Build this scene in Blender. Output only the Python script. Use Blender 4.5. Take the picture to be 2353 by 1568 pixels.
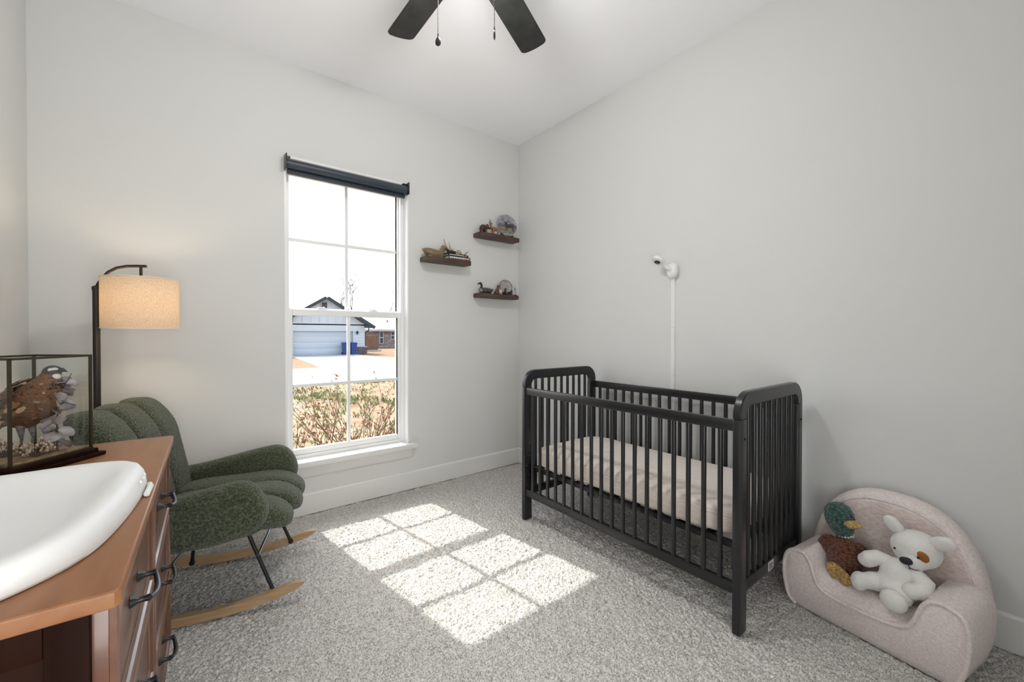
import bpy, bmesh, math, random
import numpy as np
from mathutils import Vector, Matrix, Euler
for o in list(bpy.data.objects): bpy.data.objects.remove(o, do_unlink=True)
SC = bpy.context.scene
COL = SC.collection
PI = math.pi
def R(a): return math.radians(a)

# ------------------------------------------------------------------ camera
FPX, PPY, CAMH = 954.0, 777.0, 1.105
cd = bpy.data.cameras.new('camera'); cam = bpy.data.objects.new('camera', cd); COL.objects.link(cam)
cd.sensor_fit = 'HORIZONTAL'; cd.sensor_width = 36.0; cd.lens = FPX * 36.0 / 2353.0
cd.shift_y = -(784.0 - PPY) / 2353.0; cd.clip_start = 0.02; cd.clip_end = 400
A_, P_ = R(51.75), R(0.5)
fw = Vector((math.cos(A_)*math.cos(P_), math.sin(A_)*math.cos(P_), -math.sin(P_)))
rt = Vector((math.sin(A_), -math.cos(A_), 0)); upv = rt.cross(fw)
cam.matrix_world = Matrix(((rt.x, upv.x, -fw.x, 0), (rt.y, upv.y, -fw.y, 0), (rt.z, upv.z, -fw.z, CAMH), (0, 0, 0, 1)))
SC.camera = cam

# ------------------------------------------------------------------ sky, sun, added fill light, exposure
SUN_DIR = Vector((0.165, -1.0, -1.25)).normalized()       # the way the sunlight travels
wd = bpy.data.worlds.new('sky'); SC.world = wd; wd.use_nodes = True
nt = wd.node_tree; nt.nodes.clear()
wo = nt.nodes.new('ShaderNodeOutputWorld'); bg = nt.nodes.new('ShaderNodeBackground')
sky = nt.nodes.new('ShaderNodeTexSky'); sky.sky_type = 'NISHITA'; sky.sun_disc = False
sky.sun_elevation = math.asin(-SUN_DIR.z); sky.sun_rotation = math.atan2(-SUN_DIR.x, -SUN_DIR.y)
sky.air_density = 0.8; sky.dust_density = 2.5; sky.ozone_density = 1.0
hs = nt.nodes.new('ShaderNodeHueSaturation'); hs.inputs['Saturation'].default_value = 0.55
nt.links.new(sky.outputs[0], hs.inputs['Color']); nt.links.new(hs.outputs[0], bg.inputs[0])
bg.inputs[1].default_value = 0.66
nt.links.new(bg.outputs[0], wo.inputs[0])
sl = bpy.data.lights.new('sun', 'SUN'); sl.energy = 5.0; sl.angle = R(0.53); sl.color = (1.0, 0.96, 0.90)
sun = bpy.data.objects.new('sun', sl); COL.objects.link(sun)
sun.rotation_euler = SUN_DIR.to_track_quat('-Z', 'Y').to_euler(); sun.location = (0, 6, 8)
# unseen fill light added at the rear doorway to brighten the room
fill_data = bpy.data.lights.new('rear_fill', 'AREA'); fill_data.shape = 'RECTANGLE'; fill_data.size = 0.95; fill_data.size_y = 1.5
fill_data.energy = 27.0; fill_data.color = (0.98, 0.99, 1.0)
fill_obj = bpy.data.objects.new('rear_fill', fill_data); COL.objects.link(fill_obj)
fill_obj.location = (0.15, -0.62, 0.98)
fill_obj.rotation_euler = Vector((0.10, 1, 0.55)).to_track_quat('-Z', 'Y').to_euler()
FAN_FILL_W = 17.0      # fill light added as a glowing bowl under the ceiling fan
LAMP_W = 2.5      # the bulb of the floor lamp (built with the lamp)
vs = SC.view_settings
SC.display_settings.display_device = 'sRGB'
vs.view_transform = 'Standard'; vs.look = 'None'; vs.exposure = 0.22; vs.gamma = 1.0; vs.use_curve_mapping = False

cy = SC.cycles                                               # render cost only
cy.max_bounces = 5; cy.diffuse_bounces = 4; cy.glossy_bounces = 3; cy.transmission_bounces = 4; cy.transparent_max_bounces = 10
cy.caustics_reflective = False; cy.caustics_refractive = False; cy.use_adaptive_sampling = True; cy.adaptive_threshold = 0.08; cy.use_light_tree = False

# ------------------------------------------------------------------ materials
MATS = {}
def mat(name, col, rough=0.6, metal=0.0, spec=0.5, var=None, vscale=20.0, vstretch=(1, 1, 1), bump=0.0, bscale=200.0,
        bstretch=None, bdist=0.01, sheen=0.0, coat=0.0, emit=None, estr=0.0, trans=0.0, alpha=1.0, detail=4.0, sss=0.0, lo=0.35, hi=0.65):
    m = bpy.data.materials.new(name); m.use_nodes = True
    n = m.node_tree.nodes; L = m.node_tree.links; p = n['Principled BSDF']
    p.inputs['Base Color'].default_value = (*col, 1); p.inputs['Roughness'].default_value = rough
    p.inputs['Metallic'].default_value = metal; p.inputs['Specular IOR Level'].default_value = spec
    if sheen: p.inputs['Sheen Weight'].default_value = sheen
    if coat: p.inputs['Coat Weight'].default_value = coat; p.inputs['Coat Roughness'].default_value = 0.12
    if trans: p.inputs['Transmission Weight'].default_value = trans
    if sss: p.inputs['Subsurface Weight'].default_value = sss; p.inputs['Subsurface Radius'].default_value = (.01, .01, .01)
    if emit: p.inputs['Emission Color'].default_value = (*emit, 1); p.inputs['Emission Strength'].default_value = estr
    def noise(scale, stretch, det=detail):
        tc = n.new('ShaderNodeTexCoord'); mp = n.new('ShaderNodeMapping'); mp.inputs['Scale'].default_value = stretch
        nz = n.new('ShaderNodeTexNoise'); nz.inputs['Scale'].default_value = scale; nz.inputs['Detail'].default_value = det
        L.new(tc.outputs['Object'], mp.inputs[0]); L.new(mp.outputs[0], nz.inputs['Vector']); return nz
    if var:
        nz = noise(vscale, vstretch); cr = n.new('ShaderNodeValToRGB')
        cols = var if isinstance(var[0], tuple) else [col, var]
        cr.color_ramp.elements[0].position = lo; cr.color_ramp.elements[1].position = hi
        cr.color_ramp.elements[0].color = (*cols[0], 1); cr.color_ramp.elements[1].color = (*cols[-1], 1)
        for i in range(1, len(cols) - 1):
            e = cr.color_ramp.elements.new(lo + (hi - lo) * i / (len(cols) - 1)); e.color = (*cols[i], 1)
        L.new(nz.outputs['Fac'], cr.inputs[0]); L.new(cr.outputs[0], p.inputs['Base Color'])
    if bump:
        nz = noise(bscale, bstretch or (1, 1, 1), 3.0); b = n.new('ShaderNodeBump')
        b.inputs['Strength'].default_value = bump; b.inputs['Distance'].default_value = bdist
        L.new(nz.outputs['Fac'], b.inputs['Height']); L.new(b.outputs[0], p.inputs['Normal'])
    MATS[name] = m; return m
def glass_mat(name, tint=(1, 1, 1), refl=0.08):
    m = bpy.data.materials.new(name); m.use_nodes = True
    n = m.node_tree.nodes; L = m.node_tree.links; n.clear()
    o = n.new('ShaderNodeOutputMaterial'); mx = n.new('ShaderNodeMixShader'); t = n.new('ShaderNodeBsdfTransparent')
    g = n.new('ShaderNodeBsdfGlossy'); g.inputs['Roughness'].default_value = 0.02; t.inputs[0].default_value = (*tint, 1)
    fr = n.new('ShaderNodeLayerWeight'); fr.inputs[0].default_value = 0.35
    ml = n.new('ShaderNodeMath'); ml.operation = 'MULTIPLY'; ml.inputs[1].default_value = refl * 3
    L.new(fr.outputs['Fresnel'], ml.inputs[0]); L.new(ml.outputs[0], mx.inputs[0])
    L.new(t.outputs[0], mx.inputs[1]); L.new(g.outputs[0], mx.inputs[2]); L.new(mx.outputs[0], o.inputs[0])
    MATS[name] = m; return m
def crochet_mat(name, c0, c1, scale):
    m = mat(name, c0, 0.95, spec=0.1, sheen=0.3)
    n = m.node_tree.nodes; L = m.node_tree.links; p = n['Principled BSDF']
    tc = n.new('ShaderNodeTexCoord'); mp = n.new('ShaderNodeMapping'); mp.inputs['Scale'].default_value = (1, 1, 1.35)
    vo = n.new('ShaderNodeTexVoronoi'); vo.inputs['Scale'].default_value = scale; vo.inputs['Randomness'].default_value = 0.55
    L.new(tc.outputs['Object'], mp.inputs[0]); L.new(mp.outputs[0], vo.inputs['Vector'])
    cr = n.new('ShaderNodeValToRGB'); cr.color_ramp.elements[0].position = .15; cr.color_ramp.elements[1].position = .75
    cr.color_ramp.elements[0].color = (*c0, 1); cr.color_ramp.elements[1].color = (*c1, 1)
    L.new(vo.outputs['Distance'], cr.inputs[0]); L.new(cr.outputs[0], p.inputs['Base Color'])
    b = n.new('ShaderNodeBump'); b.inputs['Strength'].default_value = 1.0; b.inputs['Distance'].default_value = .006; b.invert = True
    L.new(vo.outputs['Distance'], b.inputs['Height']); L.new(b.outputs[0], p.inputs['Normal'])
    return m

# ------------------------------------------------------------------ mesh helpers
def nb(): return bmesh.new()
def Tm(*p): return Matrix.Translation(Vector(p))
def Rm(a, ax): return Matrix.Rotation(a, 4, ax)
def box(bm, c, s, bev=0.0, M=None, seg=2):
    m = Tm(*c) @ Matrix.Diagonal((s[0], s[1], s[2], 1))
    if M is not None: m = M @ m
    r = bmesh.ops.create_cube(bm, size=1.0, matrix=m)
    if bev:
        es = list({e for v in r['verts'] for e in v.link_edges})
        bmesh.ops.bevel(bm, geom=es, offset=bev, segments=seg, profile=0.5, affect='EDGES')
    return bm
def bx(bm, x0, x1, y0, y1, z0, z1, bev=0.0, M=None, seg=2):
    return box(bm, ((x0+x1)/2, (y0+y1)/2, (z0+z1)/2), (abs(x1-x0), abs(y1-y0), abs(z1-z0)), bev, M, seg)
def loft(bm, rings, cap=True, closed=False):
    vs_ = [[bm.verts.new(Vector(p)) for p in r] for r in rings]
    n = len(vs_[0]); k = len(vs_)
    for i in range(k if closed else k - 1):
        a, b = vs_[i], vs_[(i+1) % k]
        for j in range(n):
            q = [a[j], a[(j+1) % n], b[(j+1) % n], b[j]]
            try: bm.faces.new(q)
            except ValueError: pass
    if cap and not closed:
        for r in (vs_[0][::-1], vs_[-1]):
            try: bm.faces.new(r)
            except ValueError: pass
    return bm
def tube(bm, pts, rad, seg=10, flat=1.0, up=None):
    pts = [Vector(p) for p in pts]
    if not hasattr(rad, '__len__'): rad = [rad] * len(pts)
    rings = []; u = None
    for i, p in enumerate(pts):
        t = (pts[min(i+1, len(pts)-1)] - pts[max(i-1, 0)])
        if t.length < 1e-9: t = Vector((0, 0, 1))
        t.normalize()
        if u is None:
            ref = Vector(up) if up else (Vector((0, 0, 1)) if abs(t.z) < .9 else Vector((1, 0, 0)))
        else: ref = u
        u = (ref - t * ref.dot(t))
        if u.length < 1e-6: u = t.orthogonal()
        u.normalize(); w = t.cross(u)
        rings.append([p + u * (rad[i]*flat*math.cos(2*PI*j/seg)) + w * (rad[i]*math.sin(2*PI*j/seg)) for j in range(seg)])
    return loft(bm, rings)
def lathe(bm, prof, seg=24, M=None, cap=True):
    M = M or Matrix.Identity(4)
    rings = [[M @ Vector((max(r, 1e-4)*math.cos(2*PI*j/seg), max(r, 1e-4)*math.sin(2*PI*j/seg), z)) for j in range(seg)] for r, z in prof]
    return loft(bm, rings, cap)
def sgn(v, e): return math.copysign(abs(v)**e, v)
def sell(bm, c, s, e1=1.0, e2=1.0, M=None, nu=20, nv=12, fn=None):
    """superellipsoid: half sizes s, e1 vertical and e2 horizontal squareness (1 round, .3 boxy)"""
    rings = []
    for i in range(nv + 1):
        a = -PI/2 + PI*i/nv; a = max(min(a, PI/2-.02), -PI/2+.02)
        ring = []
        for j in range(nu):
            t = 2*PI*j/nu
            p = Vector((s[0]*sgn(math.cos(a), e1)*sgn(math.cos(t), e2), s[1]*sgn(math.cos(a), e1)*sgn(math.sin(t), e2), s[2]*sgn(math.sin(a), e1)))
            if fn: p = fn(p)
            p = p + Vector(c)
            ring.append(M @ p if M is not None else p)
        rings.append(ring)
    return loft(bm, rings)
def ell(bm, c, s, M=None, nu=18, nv=12): return sell(bm, c, s, 1, 1, M, nu, nv)
def prism(bm, poly, t, M=None, bev=0.0, steps=4):
    """polygon (a, b) laid in the local XY plane, thickness t about z=0, edges rounded over bev"""
    M = M or Matrix.Identity(4)
    n = len(poly); area = sum(poly[i][0]*poly[(i+1) % n][1]-poly[(i+1) % n][0]*poly[i][1] for i in range(n))
    if area < 0: poly = poly[::-1]
    P = [Vector((p[0], p[1])) for p in poly]
    nrm = []
    for i in range(n):
        e1 = (P[i]-P[i-1]).normalized(); e2 = (P[(i+1) % n]-P[i]).normalized()
        a = Vector((e1.y, -e1.x)); b = Vector((e2.y, -e2.x)); v = a + b
        k = 1 + a.dot(b); nrm.append(v / max(k, .3))
    lay = [(0, -t/2), (0, t/2)] if not bev else \
        [(bev*(1-math.sin(PI/2*i/steps)), -t/2+bev*(1-math.cos(PI/2*i/steps))) for i in range(steps+1)] + \
        [(bev*(1-math.cos(PI/2*i/steps)), t/2-bev*(1-math.sin(PI/2*i/steps))) for i in range(steps+1)]
    return loft(bm, [[M @ Vector((P[i].x-nrm[i].x*o, P[i].y-nrm[i].y*o, z)) for i in range(n)] for o, z in lay])
def finish(bm, smooth=True, angle=40):
    bmesh.ops.remove_doubles(bm, verts=bm.verts, dist=1e-6)
    bmesh.ops.recalc_face_normals(bm, faces=bm.faces)
    me = bpy.data.meshes.new('m'); bm.to_mesh(me); bm.free()
    if smooth:
        for p in me.polygons: p.use_smooth = True
        me.set_sharp_from_angle(angle=R(angle))
    return me
def obj(name, bm, m, parent=None, smooth=True, angle=40, kind=None, label=None):
    me = bm if isinstance(bm, bpy.types.Mesh) else finish(bm, smooth, angle)
    me.name = name
    o = bpy.data.objects.new(name, me); COL.objects.link(o)
    if m is not None and not me.materials: me.materials.append(MATS[m] if isinstance(m, str) else m)
    if parent: o.parent = parent
    if kind: o['kind'] = kind
    if label: o['label'] = label
    return o
def inst(name, me, parent, M):
    o = bpy.data.objects.new(name, me); COL.objects.link(o); o.parent = parent; o.matrix_local = M; return o
def tag(o, label, cat, group=None, kind=None):
    o['label'] = label; o['category'] = cat
    if group: o['group'] = group
    if kind: o['kind'] = kind
    return o
def thing(name, label, cat, loc=(0, 0, 0), rz=0.0, group=None, parent=None):
    o = bpy.data.objects.new(name, None); COL.objects.link(o); o.empty_display_size = .05
    o.location = loc; o.rotation_euler = (0, 0, rz); return tag(o, label, cat, group)
def struct(name, bm, m, label=None, parent=None, smooth=False):
    o = obj(name, bm, m, parent, smooth)
    if parent is None: o['kind'] = 'structure'
    if label: o['label'] = label
    return o
def fuse(bm, voxel=.004, smooth=6, fac=.5):
    """one continuous skin over overlapping shapes"""
    bmesh.ops.recalc_face_normals(bm, faces=bm.faces)
    me = bpy.data.meshes.new('t'); bm.to_mesh(me); bm.free()
    t = bpy.data.objects.new('t', me); COL.objects.link(t)
    md = t.modifiers.new('r', 'REMESH'); md.mode = 'VOXEL'; md.voxel_size = voxel
    if smooth: sm = t.modifiers.new('s', 'SMOOTH'); sm.factor = fac; sm.iterations = smooth
    dg = bpy.context.evaluated_depsgraph_get(); dg.update()
    r = bpy.data.meshes.new_from_object(t.evaluated_get(dg))
    bpy.data.objects.remove(t); bpy.data.meshes.remove(me)
    for p in r.polygons: p.use_smooth = True
    return r
def arcpts(cx, cy, r, a0, a1, n):
    return [(cx+r*math.cos(R(a0+(a1-a0)*i/n)), cy+r*math.sin(R(a0+(a1-a0)*i/n))) for i in range(n+1)]
def rrect(w, h, r, n=5):
    o = []
    for sx, sy, a in ((1, 1, 0), (-1, 1, 90), (-1, -1, 180), (1, -1, 270)):
        o += arcpts(sx*(w/2-r), sy*(h/2-r), r, a, a+90, n)
    return o
RX = Rm(R(90), 'X')       # lays a prism polygon (a, b) into the XZ plane
RYZ = Matrix(((0, 0, 1, 0), (1, 0, 0, 0), (0, 1, 0, 0), (0, 0, 0, 1)))  # polygon (a,b) -> (y,z), thickness along x

# palette
mat('wall', (.70, .70, .68), .75, spec=.25, bump=.05, bscale=260, bdist=.002)
mat('ceiling', (.965, .965, .98), .9, spec=.2, bump=.04, bscale=180, bdist=.002)
mat('trim', (.78, .775, .75), .45, spec=.4)
mat('vinyl', (.84, .84, .83), .35, spec=.45)
mat('black_wood', (.014, .014, .015), .30, spec=.5)
mat('black_metal', (.010, .010, .011), .35, spec=.5)
mat('chrome', (.20, .21, .23), .22, metal=1.0)
mat('shade_fabric', (.036, .048, .066), .36, spec=.45)
mat('black_plastic', (.008, .008, .009), .3)
mat('blade', (.030, .031, .029), .6, var=((.024, .025, .023), (.040, .040, .037)), vscale=14, spec=.3)
mat('white_plastic', (.82, .82, .81), .3)
mat('beech', (.47, .31, .17), .5, var=((.51, .34, .19), (.41, .265, .14)), vscale=9, vstretch=(1, 12, 12))
mat('beech_top', (.62, .50, .35), .5)
mat('green_boucle', (.055, .066, .034), .95, spec=.1, sheen=.3, var=((.034, .043, .020), (.072, .086, .045), (.145, .160, .098)), vscale=150, bump=1.0, bscale=170, bdist=.012, detail=3, lo=.36, hi=.66)
mat('cherry', (.13, .045, .018), .36, spec=.6, var=((.140, .050, .020), (.115, .039, .015)), vscale=5, vstretch=(8, 1, 8), coat=.3)
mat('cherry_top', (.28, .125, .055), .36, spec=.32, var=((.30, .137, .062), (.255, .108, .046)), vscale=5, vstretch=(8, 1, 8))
mat('cherry_dark', (.018, .006, .003), .6, spec=.06, var=((.020, .0065, .003), (.013, .004, .002)), vscale=5, vstretch=(8, 8, 1))  # shade of the dresser's near side put into the colour
mat('shelf_wood', (.075, .038, .026), .55, var=((.10, .052, .036), (.05, .025, .018)), vscale=7, vstretch=(1, 14, 14))
mat('pad_white', (.80, .80, .785), .45, spec=.35)
mat('sherpa', (.82, .725, .695), .95, spec=.08, sheen=.3, var=((.87, .78, .75), (.74, .645, .615)), vscale=120, bump=.8, bscale=260, bdist=.004)
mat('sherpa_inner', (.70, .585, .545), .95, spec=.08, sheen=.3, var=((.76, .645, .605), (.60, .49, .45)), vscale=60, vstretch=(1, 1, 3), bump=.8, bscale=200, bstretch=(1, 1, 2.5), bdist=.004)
mat('sheet', (.79, .72, .66), .9, spec=.1, bump=.35, bscale=26, bdist=.012)
mat('sheet_side', (.80, .71, .64), .9, spec=.1, var=((.83, .745, .68), (.71, .62, .55)), vscale=60, vstretch=(1, .12, 2.2), bump=.8, bscale=60, bstretch=(1, .12, 2.4), bdist=.006)
mat('plush_white', (.82, .805, .77), .95, spec=.08, sheen=.3, bump=.8, bscale=300, bdist=.004)
mat('plush_patch', (.36, .135, .035), .9, spec=.1)
mat('black_soft', (.012, .014, .018), .6)
crochet_mat('yarn_green', (.100, .190, .160), (.030, .066, .055), 78)
crochet_mat('yarn_brown', (.245, .098, .062), (.075, .029, .019), 78)
crochet_mat('yarn_yellow', (.68, .46, .18), (.32, .18, .055), 90)
mat('yarn_white', (.72, .72, .68), .9)
glass_mat('pane', (.97, .985, .98), .06)
glass_mat('case_glass', (.985, .99, .98), .035)
mat('brass_dark', (.060, .047, .026), .4, metal=.6)
mat('linen_lit', (.74, .60, .42), .85, spec=.1, var=((.80, .66, .47), (.60, .46, .30)), vscale=130, vstretch=(1, 1, 1.0), trans=0)
# ================================================================== the room
XL, XR, YB, YW, CZ = -0.544, 2.262, -0.35, 2.781, 2.728
YO = 2.955                                                     # outer face of the window wall
WX0, WX1, WZ0, WZ1 = 0.468, 1.254, 0.300, 2.172                # window opening
# carpet: a knobbly cut-pile surface, not a flat sheet
def carpet_mesh():
    rng = np.random.default_rng(3)
    x0, x1, y0, y1, st = XL - .02, XR + .02, YB - .02, YW + .02, 0.0046
    nx, ny = int((x1-x0)/st), int((y1-y0)/st)
    xs = np.linspace(x0, x1, nx); ys = np.linspace(y0, y1, ny)
    gx, gy = np.meshgrid(xs, ys, indexing='ij')
    h = rng.random((nx, ny))
    h = (h + .5*(np.roll(h, 1, 0)+np.roll(h, 1, 1)+np.roll(h, -1, 0))) / 2.5
    h = (h-.5)*.018
    big = rng.random((nx//22+3, ny//22+3))
    bxi = np.clip((gx-x0)/st/22, 0, big.shape[0]-2); byi = np.clip((gy-y0)/st/22, 0, big.shape[1]-2)
    i, j = bxi.astype(int), byi.astype(int); fx, fy = bxi-i, byi-j
    fx = fx*fx*(3-2*fx); fy = fy*fy*(3-2*fy)
    b = big[i, j]*(1-fx)*(1-fy)+big[i+1, j]*fx*(1-fy)+big[i, j+1]*(1-fx)*fy+big[i+1, j+1]*fx*fy
    h = h + (b-.5)*.006 - .004
    jx = (rng.random((nx, ny))-.5)*st*.9; jy = (rng.random((nx, ny))-.5)*st*.9
    co = np.stack([gx+jx, gy+jy, h], -1).reshape(-1, 3).astype(np.float32)
    idx = np.arange(nx*ny).reshape(nx, ny)
    q = np.stack([idx[:-1, :-1], idx[1:, :-1], idx[1:, 1:], idx[:-1, 1:]], -1).reshape(-1, 4)
    me = bpy.data.meshes.new('floor'); me.vertices.add(len(co)); me.vertices.foreach_set('co', co.ravel())
    me.loops.add(q.size); me.loops.foreach_set('vertex_index', q.ravel().astype(np.int32))
    me.polygons.add(len(q)); me.polygons.foreach_set('loop_start', np.arange(0, q.size, 4, dtype=np.int32))
    me.update(calc_edges=True); me.validate()
    return me
mat('carpet', (.38, .35, .31), .98, spec=.05, var=((.29, .27, .245), (.56, .545, .515), (.70, .69, .665)), vscale=190, detail=2, lo=.34, hi=.66)
fl = obj('floor', carpet_mesh(), 'carpet'); fl['kind'] = 'structure'; fl['label'] = 'greige cut-pile carpet'
b = nb(); bx(b, XL-.15, XR+.15, YB-.5, YO, CZ, CZ+.1); struct('ceiling', b, 'ceiling')
b = nb(); bx(b, XL-.12, XL, YB-.1, YO, -.2, CZ); struct('wall_left', b, 'wall')
b = nb(); bx(b, XR, XR+.12, YB-.1, YO, -.2, CZ); struct('wall_right', b, 'wall')
b = nb()
for a in ((XL, WX0, -.2, CZ), (WX1, XR, -.2, CZ), (WX0, WX1, -.2, WZ0), (WX0, WX1, WZ1, CZ)): bx(b, a[0], a[1], YW, YO, a[2], a[3])
struct('wall_back', b, 'wall')
DX0, DX1, DZ = -.36, .66, 2.05
b = nb()
for a in ((XL, DX0, -.2, CZ), (DX1, XR, -.2, CZ), (DX0, DX1, DZ, CZ)): bx(b, a[0], a[1], YB-.1, YB, a[2], a[3])
struct('wall_front', b, 'wall')
b = nb()                                                       # unseen shell added behind the doorway to keep the sky out
bx(b, DX0-.1, DX1+.1, YB-.52, YB-.5, -.2, CZ); bx(b, DX0-.12, DX0-.1, YB-.5, YB-.1, -.2, CZ); bx(b, DX1+.1, DX1+.12, YB-.5, YB-.1, -.2, CZ)
bx(b, DX0-.1, DX1+.1, YB-.5, YB, -.2, -.012)
struct('wall_sky_block', b, 'wall')
def baseboard(name, poly_len, M):
    b = nb(); prof = [(0, 0), (.014, 0), (.014, .118), (.011, .1235), (.006, .127), (0, .127)]
    loft(b, [[M @ Vector((0 if k == 0 else poly_len, p[0], p[1])) for p in prof] for k in (0, 1)])
    return struct(name, b, 'trim')
baseboard('baseboard_back', XR-XL, Matrix(((1, 0, 0, XL), (0, -1, 0, YW), (0, 0, 1, 0), (0, 0, 0, 1))))
baseboard('baseboard_right', YW-YB, Matrix(((0, -1, 0, XR), (1, 0, 0, YB), (0, 0, 1, 0), (0, 0, 0, 1))))
baseboard('baseboard_left', YW-YB, Matrix(((0, 1, 0, XL), (1, 0, 0, YB), (0, 0, 1, 0), (0, 0, 0, 1))))
b = nb()
for a in ((DX0-.07, DX0, 0, DZ+.07), (DX1, DX1+.07, 0, DZ+.07), (DX0, DX1, DZ, DZ+.07)): bx(b, a[0], a[1], YB, YB+.015, a[2], a[3], .003)
struct('trim_1', b, 'trim', 'white door casing')

# ------------------------------------------------------------------ window
win = bpy.data.objects.new('window_1', None); COL.objects.link(win); win['kind'] = 'structure'; win.location = (0, 0, 0)
win['label'] = 'white double-hung window with two-by-two panes in each sash'
b = nb()                                                       # jamb lining flush with the wall face
for a in ((WX0, WX0+.012, WZ0, WZ1), (WX1-.010, WX1, WZ0, WZ1), (WX0, WX1, WZ1-.012, WZ1)): bx(b, a[0], a[1], YW-.002, YO+.004, a[2], a[3])
obj('jamb', b, 'vinyl', win, False)
b = nb(); F0, F1 = WX0+.012, WX1-.010
for a in ((F0, F0+.024, .352, WZ1-.05), (F1-.024, F1, .352, WZ1-.05), (F0, F1, WZ1-.05, WZ1-.012), (F0-.004, F1+.004, .328, .352)): bx(b, a[0], a[1], 2.842, YO-.01, a[2], a[3])
for a in ((F0+.024, F0+.030), (F1-.030, F1-.024)): bx(b, a[0], a[1], 2.876, 2.884, .35, WZ1-.05)
obj('frame', b, 'vinyl', win, False)
def sash(yc, z0, z1, gx0, gx1, gz0, gz1, sx0, sx1, mz, name):
    s = thing(name, '', ''); del s['label'], s['category']; s.parent = win
    b = nb(); t = .028
    for a in ((sx0, gx0, z0, z1), (gx1, sx1, z0, z1), (gx0, gx1, z0, gz0), (gx0, gx1, gz1, z1)): bx(b, a[0], a[1], yc-t/2, yc+t/2, a[2], a[3], .003)
    obj('sash_frame', b, 'vinyl', s)
    xm = (gx0+gx1)/2
    b = nb(); bx(b, xm-.0098, xm+.0098, yc-.009, yc+.009, gz0, gz1, .002); obj('muntin', b, 'vinyl', s)
    b = nb(); bx(b, gx0, gx1, yc-.008, yc+.008, mz-.0098, mz+.0098, .002); obj('muntin', b, 'vinyl', s)
    for x0, x1 in ((gx0, xm-.0085), (xm+.0085, gx1)):
        for q0, q1 in ((gz0, mz-.0085), (mz+.0085, gz1)):
            b = nb(); bx(b, x0, x1, yc-.002, yc+.002, q0, q1); obj('pane', b, 'pane', s, False)
    return s
up_s = sash(2.905, 1.232, 2.135, .511, 1.211, 1.272, 2.10, F0+.022, F1-.022, 1.700, 'upper_sash')
lo_s = sash(2.862, .352, 1.262, .523, 1.199, .388, 1.222, F0+.010, F1-.010, .784, 'lower_sash')
for x in (.70, 1.03):                                          # sash locks on the meeting rail
    b = nb(); box(b, (x, 2.868, 1.266), (.06, .024, .008), .003); lathe(b, [(.010, 0), (.010, .009), (.006, .013), (.001, .014)], 12, Tm(x+.008, 2.866, 1.268))
    box(b, (x-.014, 2.862, 1.275), (.035, .009, .007), .002); obj('sash_lock', b, 'vinyl', lo_s)
b = nb(); bx(b, .438, 1.300, 2.735, 2.800, .296, .331, .006); bx(b, WX0, WX1, 2.79, 2.95, .298, .3308); obj('window_sill', b, 'trim', win)
b = nb(); prof = [(0, .2965), (-.020, .2965), (-.020, .262), (-.015, .252), (-.013, .236), (-.007, .228), (0, .228)]
loft(b, [[Vector((x, YW+p[0], p[1])) for p in prof] for x in (.458, 1.272)]); obj('apron', b, 'trim', win)

# ------------------------------------------------------------------ roller shade
t = thing('roller_shade', 'dark navy roller shade rolled up at the top of the window', 'window shade', (.85, 2.742, 2.11))
b = nb(); tube(b, [(-.372, 0, .002), (.372, 0, .002)], .0265, 28); obj('roll', b, 'shade_fabric', t)
b = nb(); bx(b, -.368, .368, .020, .0215, -.040, .002); obj('fabric', b, 'shade_fabric', t, False)
b = nb(); prism(b, [(.014, -.050), (.026, -.052), (.028, -.024), (.018, -.022)], .738, RYZ, .002); obj('hem_bar', b, 'shade_fabric', t)
for s in (-1, 1):
    b = nb(); bx(b, s*.377, s*.383, -.030, .037, -.030, .052, .002)
    bx(b, s*.352, s*.383, .012, .037, .040, .052, .002); tube(b, [(s*.370, 0, .002), (s*.381, 0, .002)], .030, 20)
    obj('bracket', b, 'black_plastic', t)

# ------------------------------------------------------------------ ceiling fan
FX, FY = .829, 1.297
t = thing('ceiling_fan', 'dark bronze ceiling fan with wide flat blades and two pull chains', 'ceiling fan', (FX, FY, CZ))
b = nb(); lathe(b, [(.075, 0), (.075, -.02), (.055, -.045), (.02, -.05), (.02, -.06)], 28); obj('canopy', b, 'blade', t)
b = nb(); lathe(b, [(.02, -.055), (.10, -.065), (.125, -.09), (.125, -.15), (.105, -.19), (.06, -.20)], 32); obj('motor_housing', b, 'blade', t)
b = nb(); lathe(b, [(.05, -.195), (.085, -.20), (.095, -.215), (.095, -.235), (.088, -.24)], 32); obj('bowl_fitter', b, 'blade', t)  # holds the added fill bowl
mat('fill_glow', (.9, .88, .84), .5, emit=(1.0, .99, .975), estr=FAN_FILL_W/(PI*.075))  # glow added out of view to brighten the room
b = nb(); lathe(b, [(.088, -.238), (.104, -.262), (.104, -.285), (.085, -.315), (.055, -.332), (.02, -.339), (.001, -.340)], 32); gl = obj('fill_bowl', b, 'fill_glow', t)  # unseen bowl added as a fill light
def blade_mesh():
    b = nb(); o = [(.17, -.050), (.24, -.061), (.605, -.067), (.619, -.0655), (.627, -.059)] + arcpts(.40, 0, .238, -12.0, 12.0, 6) + [(.627, .059), (.619, .0655), (.605, .067), (.24, .061), (.17, .050)]
    prism(b, o, .007, None, .002); return finish(b)
bm_blade = blade_mesh(); bm_blade.materials.append(MATS['blade'])
bi = nb(); prism(bi, [(.085, -.02), (.15, -.03), (.215, -.035), (.215, .035), (.15, .03), (.085, .02)], .006, None, .002)
iron = finish(bi); iron.materials.append(MATS['blade'])
for a in (90.2, 26.9, 26.9-74, 26.9-148, 26.9-222):
    M = Tm(0, 0, -.178) @ Rm(R(a), 'Z') @ Rm(R(-11), 'X')
    bl = inst('blade', bm_blade, t, M)
    inst('blade_iron', iron, bl, Tm(0, 0, -.007))
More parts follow.
